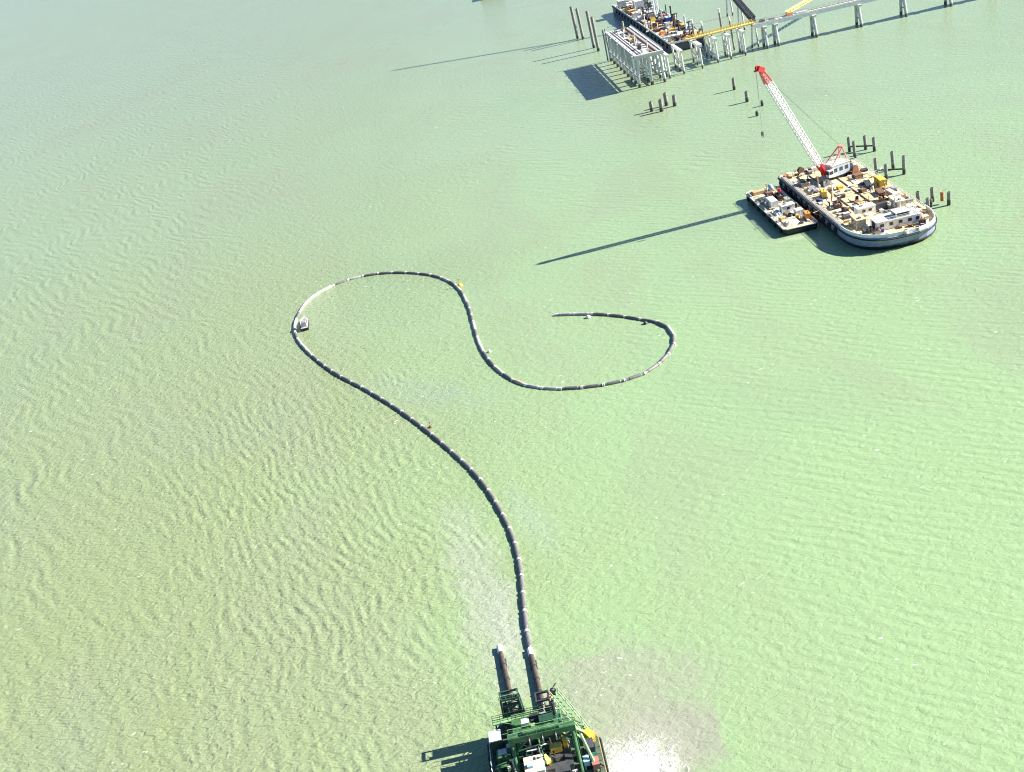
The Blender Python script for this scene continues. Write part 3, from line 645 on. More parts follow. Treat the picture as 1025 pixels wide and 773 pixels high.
def big_crane():
    bx, by = 130.4, 378.9; fx, fy, fz = 127.7, 378.0, 6.6; tx, ty, tz = 105.7, 371.1, 51.2
    rz = math.atan2(ty-by, tx-bx)
    t = thing('barge_crane', 'lattice boom crane with white red tipped boom on the crane barge', 'crane', (bx, by, CZ), rz)
    L = lambda x, y, z: (Matrix.Rotation(-rz, 3, 'Z') @ Vector((x-bx, y-by, 0))) + Vector((0, 0, z-CZ))
    F, T = L(fx, fy, fz), L(tx, ty, tz); F.y = 0; T.y = 0
    B().tube((-1, 0, 0), (-1, 0, 1.2), 2.4, n=18).build('turntable', darksteel, t)
    h = B().box((-2.2, 0, 3.2), (7.6, 5.6, 4.0)).build('machine_house', bluegrey, t)
    B().box((-2.2, 0, 5.3), (7.8, 5.9, .2)).build('roof', offwhite, h)
    for s in (-1, 1):
        for x in (-4.6, -2.2, .2): B().box((x, s*2.84, 3.5), (1.3, .1, 1.3)).build('louvre', darksteel, h)
    c = B().box((2.6, 2.6, 3.0), (2.2, 1.8, 2.6), top=.92).build('operator_cab', white, t)
    B().box((3.72, 2.6, 3.4), (.08, 1.4, 1.4)).box((2.6, 3.5, 3.4), (1.6, .08, 1.2)).build('window', glass, c)
    B().box((-6.6, 0, 2.6), (1.6, 5.4, 2.8)).build('counterweight', mat('dark_blue', (.05, .07, .11), .5), t)
    A = Vector((-4.6, 0, 10.4))
    ga = B()
    for s in (-1, 1): ga.tube((.8, s*2.0, 5.2), A+Vector((0, s*1.1, 0)), .28, n=7).tube((-5.6, s*2.2, 5.2), A+Vector((0, s*1.1, 0)), .24, n=7)
    ga.tube(A+Vector((0, -1.3, 0)), A+Vector((0, 1.3, 0)), .35, n=8).tube((-2.2, -1.5, 8.2), (-2.2, 1.5, 8.2), .2, n=6).box((-4.6, 0, 10.5), (1.2, 2.0, .7)); ga.build('a_frame', pinkred, t)
    bo = B(); d = T-F; q0, q1, q2 = F+d*.09, F+d*.16, F+d*.87
    bo.truss(q0, q1, 1.6, 2.1, 2, .2, .13, (0, 1, 0)).truss(q1, q2, 2.1, 2.1, 20, .24, .14, (0, 1, 0))
    bm = bo.build('boom', white, t)
    B().truss(F, q0, .9, 1.6, 2, .3, .2, (0, 1, 0)).box(F+Vector((0, 0, -.1)), (1.6, 2.8, 1.0)).tube(F+d*.005+Vector((0, -1.2, 0)), q0+Vector((0, -.9, 0)), .4, n=6).tube(F+d*.005+Vector((0, 1.2, 0)), q0+Vector((0, .9, 0)), .4, n=6).build('boom_foot', red, bm)
    B().truss(q2, F+d*.965, 2.1, 1.2, 4, .24, .16, (0, 1, 0)).build('boom_top', pinkred, bm)
    B().box(F+d*.985, (2.4, 1.8, 1.8), 0, -.5).torus(F+d+Vector((.7, .25, 0)), .75, .2, 'Y').torus(F+d+Vector((.7, -.25, 0)), .75, .2, 'Y').box(F+d*.99+Vector((1.2, 0, -.3)), (2.4, .5, .5)).build('boom_head', red, bm)
    B().tube(A, F+d*.93, .03, n=4).tube(A+Vector((0, .8, 0)), F+d*.93+Vector((0, .6, 0)), .03, n=4).build('pendant_line', darksteel, t)
    hk = F+d+Vector((1.4, 0, -22))
    B().tube(F+d+Vector((1.4, .15, 0)), hk, .04, n=4).tube(F+d+Vector((1.4, -.15, 0)), hk, .04, n=4).build('hoist_rope', steel, t)
    B().box(hk+Vector((0, 0, -.5)), (.7, .5, 1.3)).torus(hk+Vector((0, 0, -1.5)), .35, .1, 'Y').build('hook_block', darksteel, t)
    B().rail([(-5.9, -2.8, 5.4), (1.5, -2.8, 5.4), (1.5, 2.8, 5.4), (-5.9, 2.8, 5.4)], 1.0, 1.6, .05).build('railing', white, h)
big_crane()

Z = CZ + .01
generator((121.2, 362.0, Z), R(80), yellow, 'yellow generator beside the left deck rail of the crane barge', 1.25)
winch((138.2, 379.0, Z), R(15), rustm, 'big rusty winch behind the crane house on the crane barge', 1.9)
crate((137.5, 372.6, Z), .2, brownwood, 'brown crate in front of the big rusty winch on the crane barge', (3, 2.4, 1.6))
container((141.2, 361.0, Z), R(88), yellow, 'yellow container at the right edge of the crane barge deck')
timber_stack((137.2, 362.2, Z), R(78), darksteel, 'dark stack of steel beams left of the yellow container on the crane barge', (7, 2, 1.3), name='steel_beam_stack', cat='beam stack')
timber_stack((137.6, 352.6, Z), R(84), brownwood, 'brown timber stack in front of the dark beam stack on the crane barge', (6, 2.2, 1.1))
timber_stack((140.6, 350.0, Z), R(92), offwhite, 'white painted beams at the right edge of the crane barge deck', (7, 1.6, .9), name='steel_beam_stack', cat='beam stack')
skip((135.2, 345.5, Z), R(70), rustm, 'rusty skip bin in front of the brown timber on the crane barge')
cabin((126.3, 337.5, Z), R(4), (6, 3.2, 2.8), white, 'white deck cabin left of the forecastle on the crane barge')
cabin((137.4, 337.0, Z), R(92), (5, 3.0, 2.7), cream, 'cream cabin behind the forecastle on the right side of the crane barge')
generator((131.8, 338.0, Z), R(5), darksteel, 'dark generator between the white and cream cabins on the crane barge', 1.3)
crate((140.9, 341.5, Z), .1, brownwood, 'brown crate at the right edge beside the cream cabin', (2.4, 2.8, 1.5))
winch((137.2, 317.7, Z), R(40), skyblue, 'pale blue anchor winch right of the forecastle on the bow', 1.3)
winch((123.0, 318.3, Z), R(-30), steel, 'grey anchor winch left of the forecastle on the bow', 1.2)
cabin((120.9, 329.2, Z), R(88), (5.5, 3, 2.7), mat('tan_sheet', (.50, .42, .29), .75), 'tan store cabin by the left rail near the bow')
coil((130.0, 314.6, Z), cream, 'pale rope coil at the very tip of the crane barge bow', 1.0)
coil((134.0, 315.2, Z), wood, 'brown rope coil beside the pale blue anchor winch', .9)
skip((119.2, 378.0, Z), R(90), steel, 'grey skip bin by the left edge near the stern of the crane barge', (5, 2.2, 1.6))
timber_stack((120.2, 370.2, Z), R(88), steel, 'grey pipe and beam stack between grey skip and yellow generator', (6, 2.4, 1.0), name='steel_beam_stack', cat='beam stack')
tarp((126.0, 373.6, Z), R(20), darksteel, 'dark tarpaulin covered heap in front of the crane boom foot', (4.6, 3.6, 1.8))
skip((121.5, 349.5, Z), R(85), deckrust, 'brown skip bin beside the left rail in mid deck', (4.6, 2.2, 1.5))
winch((121.4, 342.2, Z), R(0), darksteel, 'dark winch behind the tan store cabin', 1.2)
drum((116.6, 390.2, Z), orange, 'orange steel drum on the far left stern corner of the crane barge')
crate((118.6, 391.0, Z), .3, cream, 'cream crate beside the orange drum on the stern', (2.0, 2.0, 1.4))
reel((123.2, 391.6, Z), R(10), brownwood, 'brown cable reel on the stern of the crane barge')
crate((128.2, 390.8, Z), .0, white, 'white box on the stern behind the crane boom', (2.6, 1.8, 1.5), name='storage_box')
tank((136.0, 389.6, Z), R(3), rustm, 'rusty fuel tank on the right stern of the crane barge', 4.5, 1.0)
crate((128.6, 366.2, Z), .15, yellow, 'small yellow box between the deck rails in front of the crane', (1.8, 1.6, 1.0), name='storage_box')
reel((129.0, 351.0, Z), R(60), wood, 'wooden cable reel between the two deck rails in mid deck', 1.0, 1.2)
timber_stack((128.4, 345.0, Z), R(90), wood, 'fresh timber stack between the rails behind the dark generator', (5, 2.2, .8))
crate((133.6, 358.0, Z), .3, brownwood, 'dark brown crate right of the right deck rail in mid deck', (1.8, 1.8, 1.2))
drum((118.4, 356.5, Z), blue, 'blue steel drum by the left coaming next to yellow generator')

# ------------------------------------------------------------------ cargo barge
QZ = 2.4
def cargo_barge():
    t = thing('cargo_barge', 'narrow flat cargo barge moored left of the crane barge', 'barge', (106.9, 367, 0))
    ol = [(-5.9, -21.5), (-4.9, -22.5), (4.9, -22.5), (5.9, -21.5), (5.9, 21.5), (4.9, 22.5), (-4.9, 22.5), (-5.9, 21.5)]
    B().poly(ol, -1, QZ-.05, .02).build('hull', hullblack, t)
    B().poly([(x*.98, y*.99) for x, y in ol], QZ-.05, QZ).build('deck', sandy, t)
    B().path([(x*1.01, y*1.005, QZ-.1) for x, y in ol+ol[:1]], .2).build('edge_rail', offwhite, t)
    b = B().rail([(-5.6, 21, QZ), (-5.6, -21, QZ)], 1.0, 2.6, .07); b.build('railing', offwhite, t)
    for y in (-18, -6, 6, 18):
        B().tube((-5.0, y-.5, QZ), (-5.0, y-.5, QZ+.9), .22, n=8).tube((-5.0, y+.5, QZ), (-5.0, y+.5, QZ+.9), .22, n=8).build('bollard', darksteel, t)
    tf = None
    for i in range(7):
        if tf is None: tf = B().torus((0, 0, 0), .7, .28, 'X').build('tyre_fender', black, t); o = tf
        else: o = tf.copy(); COL.objects.link(o); o.parent = t
        o.location = (-6.2, -19+i*6.3, 1.2)
    return t
QB = cargo_barge()
Z = QZ+.01
timber_stack((104.4, 385.2, Z), R(4), wood, 'tan timber stack on the far left end of the cargo barge', (4.2, 2.6, 1.2))
tank((109.6, 385.4, Z), R(85), bluegrey, 'blue grey tank on the far end of the cargo barge', 3.4, .9)
drum((111.6, 382.2, Z), red, 'red steel drum at the far right edge of the cargo barge')
crate((107.2, 380.3, Z), .2, brownwood, 'brown crate in front of the blue grey tank on cargo barge', (2.2, 2, 1.5))
timber_stack((104.2, 378.2, Z), R(90), cream, 'cream planks by the left rail near the far end of the cargo barge', (4.2, 2.2, .9))
skip((109.6, 375.2, Z), R(90), darksteel, 'dark skip bin in the far half of the cargo barge', (4.4, 2.2, 1.5))
container((105.0, 369.6, Z), R(90), white, 'white container in the middle of the cargo barge', d=(6.06, 2.6, 2.6))
generator((110.0, 368.0, Z), R(90), mat('greygreen', (.30, .34, .28), .6), 'grey green generator right of the white container on cargo barge', 1.15)
cabin((107.6, 360.8, Z), R(5), (4.6, 2.8, 2.6), offwhite, 'small off white cabin in the near half of the cargo barge')
tarp((103.9, 360.4, Z), R(90), bluegrey, 'blue grey tarpaulin heap left of the off white cabin', (4.2, 2.4, 1.3))
crate((110.0, 355.9, Z), .05, white, 'white frame crate in front of the off white cabin', (2.6, 2.6, 1.9))
coil((106.6, 355.4, Z), darksteel, 'dark rope coil between white frame crate and left rail', 1.0)
generator((111.0, 350.0, Z), R(85), orange, 'orange generator on the near right corner of the cargo barge', 1.2)
tarp((105.2, 348.6, Z), R(0), cream, 'cream heap of sacks on the near end of the cargo barge', (5.4, 5, 1.2), 'sack_heap', 'sacks')
crate((103.4, 353.4, Z), .3, wood, 'pale wooden crate by the left rail behind the cream sacks', (2, 1.6, 1.2))
reel((111.0, 362.4, Z), R(90), wood, 'wooden cable reel right of the off white cabin', 1.0, 1.1)
drum((108.2, 352.2, Z), yellow, 'yellow steel drum between the cream sacks and white frame crate')
timber_stack((107.0, 374.8, Z), R(90), brownwood, 'brown timber stack left of the dark skip bin', (3.4, 1.2, .9))
drum((102.6, 372.6, Z), steel, 'grey steel drum by the left rail beside the white container')

# ------------------------------------------------------------------ free standing piles
GP = 'loose steel piles standing in the water'
for (x, y, h, r, ln, lb) in [
    (151.0, 415.6, 6, .55, (-.3, 0), 'left back pile of the four behind the crane house'),
    (149.8, 407.0, 6.8, .55, (-.3, 0), 'left front pile of the four behind the crane house'),
    (156.8, 413.8, 5.6, .55, (-.2, .3), 'right back pile of the four behind the crane house'),
    (158.6, 409.6, 5.6, .55, (-.2, 0), 'right front pile of the four behind the crane house'),
    (148.4, 382.6, 6.5, .55, (-.3, 0), 'left back pile of the four beside mid deck of the crane barge'),
    (149.2, 375.4, 6, .55, (-.2, 0), 'left front pile of the four beside mid deck of the crane barge'),
    (155.6, 384.6, 7, .55, (-.3, 0), 'right back pile of the four beside mid deck of the crane barge'),
    (156.4, 377.2, 7, .55, (.1, 0), 'right front pile of the four beside mid deck of the crane barge'),
    (147.3, 343.6, 5.4, .6, (-.5, 0), 'tall dark pile at the bow side of the crane barge'),
    (147.9, 338.0, 4.6, .55, (-.3, 0), 'short dark pile in front of the tall one at the bow'),
    (150.0, 341.0, 2.8, .5, (0, 0), 'stubby pile between the two clusters at the bow side'),
    (152.6, 345.2, 5, .55, (-.2, 0), 'back pile of the cluster with an orange fender at the bow'),
    (155.2, 339.0, 4.6, .55, (.2, 0), 'right pile of the cluster with an orange fender at the bow'),
    (99.6, 546.4, 5, .7, (-.3, 0), 'left back pile of the low group before the wharf corner'),
    (103.5, 542.0, 6.2, .8, (0, 0), 'left front pile of the low group before the wharf corner'),
    (108.2, 551.2, 6.5, .75, (-.2, 0), 'right back pile of the low group before the wharf corner'),
    (111.2, 546.4, 5.6, .75, (.2, 0), 'right front pile of the low group before the wharf corner'),
    (143.3, 551.3, 6.0, .6, (0, 0), 'lone dark pile standing left of the crane boom tip'),
    (141.6, 523.3, 5.2, .65, (0, 0), 'lone dark pile standing left of the crane boom middle'),
    (145.0, 510.3, 2.6, .55, (0, 0), 'tiny pile stub nearest to the crane boom'),
    (138.0, 495.6, 2.2, .55, (0, 0), 'tiny pile stub farthest out towards open water'),
    (99.4, 787.0, 22, .75, (-1.2, 0), 'left tall raked pile of the far pair beyond the wharf'),
    (102.2, 780.2, 21, .75, (-1.2, 0), 'right tall raked pile of the far pair beyond the wharf'),
    (103.2, 741.0, 24, .75, (-1.0, 0), 'far pile of the tall pair at the wharf end'),
    (103.8, 727.0, 22, .75, (-1.0, 0), 'near pile of the tall pair at the wharf end')]:
    pile(x, y, h, r, ln, pileM, 'dark steel pile, ' + lb, GP)
tk = thing('pile_fender', 'orange fender hanging on the pile cluster off the crane barge bow', 'fender', (154.2, 341.5, 0))
B().tube((0, 0, 1.0), (0, 0, 4.2), .6, n=12).torus((0, 0, 1.4), .6, .12).torus((0, 0, 3.8), .6, .12).build('fender_body', mat('dusty_orange', (.48, .22, .08), .7), tk)
B().tube((0, 0, 4.2), (.9, -1.6, 5.6), .06, n=4).build('hanging_chain', darksteel, tk)
for x, y, x2, y2, z, lb in ((151.0, 415.4, 158.4, 409.8, 2.2, 'dark cross beam tying the four piles behind the crane house'), (148.6, 382.2, 156.2, 377.4, 2.0, 'dark cross beam tying the four piles beside mid deck')):
    tag(B().tube((x, y, z), (x2, y2, z), .3, n=8).build('cross_beam', darksteel), lb, 'beam', 'cross beams between loose piles')

# ------------------------------------------------------------------ wharf on piles
WZ = 17.0
def wharf():
    t = thing('wharf', 'pale concrete wharf deck on white piles, still under construction', 'wharf', (104, 600, 0))
    Wd, Ln = 16.0, 90
    B().box((Wd/2, Ln/2, WZ-.35), (Wd, Ln, .7)).build('deck_slab', concrete, t)
    e = B().box((.45, Ln/2, WZ+.3), (.9, Ln, .6)).box((Wd-.4, Ln/2, WZ+.25), (.8, Ln-.2, .5)).box((Wd/2, .45, WZ+.28), (Wd-1.8, .9, .56)).box((4.9, Ln/2, WZ+.2), (.6, Ln-2, .4)).build('edge_beam', white, t)
    for x in (2.8,): B().box((x, Ln/2, WZ+.02), (1.2, Ln-4, .06)).build('deck_gap', mat('slot_dark', (.05, .05, .055), .9), t)
    for x in (10.2, 12.6): B().box((x, Ln/2, WZ+.3), (.75, Ln-1.5, .6)).build('timber_bearer', brownwood, t)
    cp = pl = fd = None
    for i in range(9):
        y = 2.0+i*10.7
        if cp is None: cp = B().box((Wd/2, 0, WZ-1.25), (Wd+1.2, 1.5, 1.1)).build('pile_cap', concrete, t); o = cp
        else: o = cp.copy(); COL.objects.link(o); o.parent = t
        o.location = (0, y, 0)
        for j, x in enumerate((.9, 8.0, 15.1)):
            if pl is None: pl = B().tube((0, 0, -2), (0, 0, WZ-1.8), .85, n=12).build('pile', conc_pile, t); o = pl
            else: o = pl.copy(); COL.objects.link(o); o.parent = t
            o.location = (x, y, 0); o.rotation_euler = (0, (R(3), 0, R(-3))[j], 0); o.scale = (1, 1, 1)
        if i % 2 == 0:
            if fd is None: fd = B().box((-.5, 0, WZ-3.0), (.7, 1.8, 6.5)).tube((-.1, 0, WZ-1.6), (.4, 0, WZ-1.6), .5, n=8).build('fender_panel', white, t); o = fd
            else: o = fd.copy(); COL.objects.link(o); o.parent = t
            o.location = (-.2, y, 0)
    wl = B()  # low beams added to thicken the shadow beneath the deck
    for x in (.4, 15.6): wl.box((x, 45, 6.0), (.5, 88, .8))
    for i in range(9): wl.box((8, 2+i*10.7+.9, 5.2), (15, .5, .7))
    wl.build('added_shade_beam', steel, t)
    for i in range(10):
        B().box((.5, 6+i*8.4, WZ+.85), (.45, .8, .5)).build('bollard', darksteel, t)
    B().rail([(Wd-.2, 1, WZ+.5), (Wd-.2, 88, WZ+.5)], 1.1, 3.0, .07).build('railing', offwhite, t)
    b = B()
    for s in (0, 1.6): b.tube((-.6+s, Ln+1.6, -1), (-1.0+s, Ln+1.6, WZ+2), .45, n=10)
    b.build('corner_pile', pileM, t)
wharf()
Z = WZ+.01
crate((112.4, 633.5, Z), .1, mat('lilac_grey', (.33, .31, .38), .7), 'grey formwork box in the middle of the wharf deck', (2.6, 4, 1.2), name='formwork_box')
generator((107.6+3.1, 619.0, Z), R(90), darksteel, 'dark generator on the near half of the wharf deck', 1.2)
timber_stack((111.4, 648.0, Z), R(90), wood, 'timber stack on the wharf deck behind the grey formwork', (7, 2.2, 1.0))
crate((111.2, 608.6, Z), .2, white, 'white box at the near end of the wharf deck', (2.4, 2.4, 1.5), name='storage_box')
timber_stack((111.4, 665.0, Z), R(90), steel, 'grey steel bars on the far half of the wharf deck', (9, 1.8, .7), name='steel_bar_stack', cat='bar stack')
coil((112.4, 626.0, Z), brownwood, 'brown rope coil between generator and formwork on the wharf', 1.1)

# ------------------------------------------------------------------ pile bents between wharf and trestle
def bent(y0, x, depth, h, label, capw=1.6, proto=[None]):
    t = thing('pile_bent', label, 'pile bent', (x, y0, 0), 0, 'pile bents awaiting a deck')
    B().box((0, depth/2, h-.7), (capw, depth+2.4, 1.4)).build('cap_beam', white, t)
    B().tube((.4, 0, -2), (-.3, 0, h-1.4), .55, n=10).build('pile', conc_pile, t)
    B().tube((.4, depth, -2), (-.3, depth, h-1.4), .55, n=10).build('pile', conc_pile, t)
    B().tube((.1, depth*.5, -2), (0, depth*.5, h-1.4), .5, n=10).build('pile', conc_pile, t)
    B().tube((.15, .5, 3.0), (.0, depth-.5, 6.5), .2, n=6).build('brace', steel, t)
    return t
bent(607.4, 123.0, 18, 13.0, 'white capped pile bent closest to the wharf', 1.8)
bent(609.5, 131.5, 20, 13.2, 'white capped pile bent second from the wharf')
bent(613.0, 142.8, 20, 13.4, 'white capped pile bent at the corner of the cluttered barge', 2.4)
bent(618.0, 153.1, 15, 13.6, 'white capped pile bent under the middle of the yellow gangway')
bent(619.5, 161.0, 12, 13.6, 'white capped pile bent fourth along the yellow gangway')
bent(620.5, 169.6, 11, 13.6, 'white capped pile bent nearest the trestle end')
def gangway():
    t = thing('gangway', 'yellow steel gangway leading from the cluttered barge to the trestle', 'gangway', (0, 0, 0))
    a, b = Vector((138.5, 624.5, 15.2)), Vector((178.2, 628.4, 15.4)); d = (b-a); rz = math.atan2(d.y, d.x); c = (a+b)/2
    B().box(c, (d.length, 3.4, .25), rz).build('walkway', paleyellow, t)
    n = Vector((-d.y, d.x, 0)).normalized()*1.6
    for s in (-1, 1):
        B().rail([a+n*s, b+n*s], 1.35, 1.6, .14).build('railing', yellow, t)
    B().box(c-Vector((0, 0, .4))+n*.8, (d.length, .3, .6), rz).box(c-Vector((0, 0, .4))-n*.8, (d.length, .3, .6), rz).build('girder', yellow, t)
    for f in (.1, .37, .57, .78, .97):
        p = a.lerp(b, f); B().tube((p.x, p.y, 13.2), (p.x, p.y, p.z-.65), .3, n=8).build('support_post', steel, t)
gangway()
for x, y, h, r, lb in ((147.5, 642, 22, .6, 'tall white topped pile behind the yellow gangway'), (152.4, 640, 20, .5, 'shorter dark pile right of the tall one behind the gangway'),
                       (164.2, 644, 24, .6, 'tallest pile behind the gangway beside the black walkway'), (168.6, 640, 19, .5, 'low dark pile behind the gangway near the black walkway')):
    t = thing('guide_pile', lb, 'pile', (x, y, 0), 0, 'long piles behind the yellow gangway')
    B().tube((.5, 0, -2), (-.6, 0, h-2.2), r, n=10).build('shaft', pileM, t)
    B().tube((-.6, 0, h-2.2), (-.75, 0, h), r*1.05, n=10).build('pile_top', white, t)

# ------------------------------------------------------------------ trestle jetty
TZ = 14.4
def trestle():
    t = thing('trestle', 'long narrow white jetty trestle on tall piers running off to the right', 'trestle', (0, 0, 0))
    x0, x1, yc = 177.5, 420, 628.2
    L = x1-x0; xc = (x0+x1)/2
    B().box((xc, yc, TZ-.25), (L, 5.6, .5)).build('deck', mat('cream_concrete', (.76, .72, .60), .85, .18), t)
    B().box((xc, yc-2.5, TZ-1.3), (L, .5, 1.6)).box((xc, yc+2.5, TZ-1.3), (L, .5, 1.6)).build('girder', white, t)
    B().box((xc, yc-2.6, TZ+.25), (L, .25, .5)).box((xc, yc+2.6, TZ+.25), (L, .25, .5)).build('kerb', white, t)
    B().rail([(x0, yc-2.6, TZ+.5), (x1, yc-2.6, TZ+.5)], 1.1, 3, .09).rail([(x0, yc+2.6, TZ+.5), (x1, yc+2.6, TZ+.5)], 1.1, 3, .07).build('railing', offwhite, t)
    B().tube((x0, yc+1.2, TZ+.4), (x1, yc+1.2, TZ+.4), .3, n=8).tube((x0, yc+1.8, TZ+.4), (x1, yc+1.8, TZ+.4), .2, n=8).build('service_pipe', steel, t)
    def pier(x, w_):
        b = B()
        for s in (-1, 1):
            b.tube((x+.5, yc+s*4.0, -2), (x-.2, yc+s*2.0, TZ-3.0), w_, n=10)
        p = b.build('pier', mat('pier_grey', (.50, .52, .52), .75, .2, tide=True), t)
        B().box((x-.2, yc, TZ-2.56), (2.2, 8.0, .9)).build('crosshead', concrete, p)
        B().box((x+.2, yc, 4.5), (.5, 6.2, .5)).tube((x+.3, yc-3.4, 2), (x, yc+2.4, TZ-3), .16, n=6).build('brace', steel, p)
    pier(183.6, .8); pier(190.0, .8)
    for i in range(9): pier(212.0+i*26.0, .85)
trestle()
Z = TZ
crate((199, 628.6, Z), .0, orange, 'orange box standing on the trestle deck near its left end', (3.2, 2.0, 1.6), name='storage_box')
timber_stack((206.0, 627.6, Z), 0, white, 'white girders stacked on the trestle deck right of the orange box', (7, 1.6, 1.0), name='girder_stack', cat='girder stack')
crate((183.0, 627.6, Z), .1, darksteel, 'dark box at the left end of the trestle deck', (2.6, 2.0, 1.6), name='storage_box')
crate((188.4, 627.4, Z), .1, steel, 'grey box on the trestle deck between the dark and orange boxes', (2.4, 2.0, 1.4), name='storage_box')
def walkway():
    t = thing('conveyor_walkway', 'black lattice walkway running back from the trestle end', 'walkway', (0, 0, 0))
    a, b = Vector((179.2, 631.5, 16.4)), Vector((196.0, 745, 17.5))
    B().truss(a, b, 2.6, 2.6, 26, .3, .18).build('lattice', darksteel, t)
    d = b-a; B().box((a+b)/2-Vector((0, 0, 1.1)), (2.4, d.length, .2), math.atan2(d.y, d.x)-math.pi/2).build('walkway_floor', black, t)
    for f in (.02, .5, .98):
        p = a.lerp(b, f)
        B().tube((p.x-2, p.y, -2), (p.x-.8, p.y, p.z-1.4), .5, n=8).tube((p.x+2, p.y, -2), (p.x+.8, p.y, p.z-1.4), .5, n=8).box((p.x, p.y, p.z-1.6), (3.4, 1.2, .5)).build('support_pile', conc_pile, t)
walkway()
def ypipe():
    t = thing('pipe_bridge', 'thin yellow pipe bridge branching away from the trestle deck', 'pipe bridge', (0, 0, 0))
    a, b = Vector((198.5, 632.5, 15.4)), Vector((262.0, 700.0, 15.4))
    B().truss(a, b, 1.5, 1.5, 22, .2, .12).build('lattice', paleyellow, t)
    B().tube(a, b, .4, n=8).build('pipe', yellow, t)
    p = a.lerp(b, .97); B().tube((p.x, p.y, -2), (p.x, p.y, 14.6), .6, n=8).build('support_pile', conc_pile, t)
ypipe()

# ------------------------------------------------------------------ cluttered barge behind the wharf
MZ = 5.2
def moored_barge():
    t = thing('work_barge', 'long cluttered work barge moored behind the wharf', 'barge', (149.2, 760, 0))
    hx = 11.2; y0, y1 = -90, 100
    ol = [(-hx, y0+1), (-hx+1, y0), (hx-1, y0), (hx, y0+1), (hx, y1-1), (hx-1, y1), (-hx+1, y1), (-hx, y1-1)]
    B().poly(ol, -1.2, MZ-.06, .01).build('hull', mat('hull_navy', (.06, .08, .12), .5, .3, .25), t)
    B().poly([(x*.98, y*.998) for x, y in ol], MZ-.06, MZ).build('deck', mat('worn_deck', (.42, .38, .34), .85, .4, .45), t)
    B().box((-hx+.3, 5, MZ+.5), (.3, 185, 1.0)).box((hx-.3, 5, MZ+.5), (.3, 185, 1.0)).box((0, y0+.4, MZ+.5), (2*hx-1, .3, 1.0)).build('bulwark', white, t)
    B().path([(x*1.01, y*1.002, MZ-.6) for x, y in ol+ol[:1]], .25).build('rubbing_strake', black, t)
    tf = None
    for i in range(16):
        if tf is None: tf = B().torus((0, 0, 0), .9, .35, 'X').build('tyre_fender', black, t); o = tf
        else: o = tf.copy(); COL.objects.link(o); o.parent = t
        o.location = (-hx-.4, y0+6+i*11, 3)
    return t
MB = moored_barge()
Z = MZ+.01
cabin((141.8, 838, Z), R(90), (9, 5, 5.5), offwhite, 'far off white cabin block at the left edge of the cluttered barge', group=None)
cabin((150.5, 816, Z), R(90), (12, 7, 6.5), white, 'large white deckhouse at the far end of the cluttered barge')
container((141.6, 818, Z), R(88), paleyellow, 'pale yellow container beside the large white deckhouse')
container((141.2, 804, Z), R(91), orange, 'orange container by the left rail of the cluttered barge')
container((146.2, 797, Z), R(95), white, 'white container in front of the large white deckhouse')
cabin((141.4, 786, Z), R(90), (6, 4, 3.4), offwhite, 'low off white cabin by the left rail in mid barge')
skip((147.2, 783, Z), R(85), darksteel, 'dark skip bin right of the low off white cabin', (6, 3, 2))
generator((152.6, 781, Z), R(90), steel, 'grey generator behind the boom crane on the cluttered barge', 1.8)
container((141.2, 771, Z), R(89), white, 'white container by the left rail beside the dark crane', d=(9, 2.6, 2.8))
timber_stack((141.4, 757, Z), R(90), wood, 'tan timber stack by the left rail beside the crawler crane', (8, 3, 1.8))
crate((141.3, 746, Z), .1, white, 'white crate by the left rail in front of the tan timber', (3, 3, 2.4))
cabin((154.6, 742, Z), R(90), (6, 3.6, 3.4), blue, 'bright blue cabin in the middle of the cluttered barge', roofm=skyblue)
container((155.2, 760, Z), R(88), pinkred, 'faded red container behind the bright blue cabin')
tank((147.6, 741, Z), R(90), rustm, 'rusty tank left of the bright blue cabin', 6, 1.5)
skip((141.6, 733, Z), R(90), rustm, 'rusty skip bin by the left rail near the rusty tank', (5.5, 2.6, 1.8))
timber_stack((142.0, 721, Z), R(88), brownwood, 'brown timber by the left rail of the near barge half', (8, 3.2, 1.6))
generator((149.4, 724, Z), R(92), offwhite, 'off white generator in front of the rusty tank', 1.7)
winch((155.6, 727, Z), R(0), rustm, 'large rusty winch in front of the bright blue cabin', 2.0)
crate((148.2, 707, Z), .1, yellow, 'yellow crate in the near half of the cluttered barge', (4, 4, 2.2))
container((156.6, 711, Z), R(90), yellow, 'yellow container by the right rail near the gangway end')
crate((142.4, 706, Z), .2, orange, 'orange crate by the left rail near the yellow crate', (3, 3, 2))
skip((142.0, 693, Z), R(85), mat('salmon', (.55, .28, .2), .7), 'salmon coloured skip bin near the front left of the cluttered barge', (5, 2.8, 1.8))
tarp((149.2, 694, Z), R(30), steel, 'grey tarpaulin heap near the front of the cluttered barge', (6, 6, 2.2))
timber_stack((155.8, 695, Z), R(90), darksteel, 'dark steel beams by the right rail near the barge front', (10, 3, 1.4), name='steel_beam_stack', cat='beam stack')
cabin((142.6, 680, Z), R(0), (5, 4, 3), offwhite, 'off white cabin on the front left corner of the cluttered barge')
winch((149.0, 679, Z), R(90), steel, 'grey winch in the middle of the barge front', 1.8)
reel((155.6, 679, Z), R(30), wood, 'wooden cable reel on the front right corner of the barge', 1.9, 2)
crate((156.8, 772, Z), .1, teal, 'green box by the right rail behind the faded red container', (4, 3, 2.2), name='storage_box')
drum((146.0, 713, Z), blue, 'blue drum beside the yellow crate on the barge')
reel((146.8, 753, Z), R(10), yellow, 'yellow cable reel between tan timber and red container', 1.7, 2)
container((155.6, 795, Z), R(90), bluegrey, 'blue grey container right of the white container in mid barge')
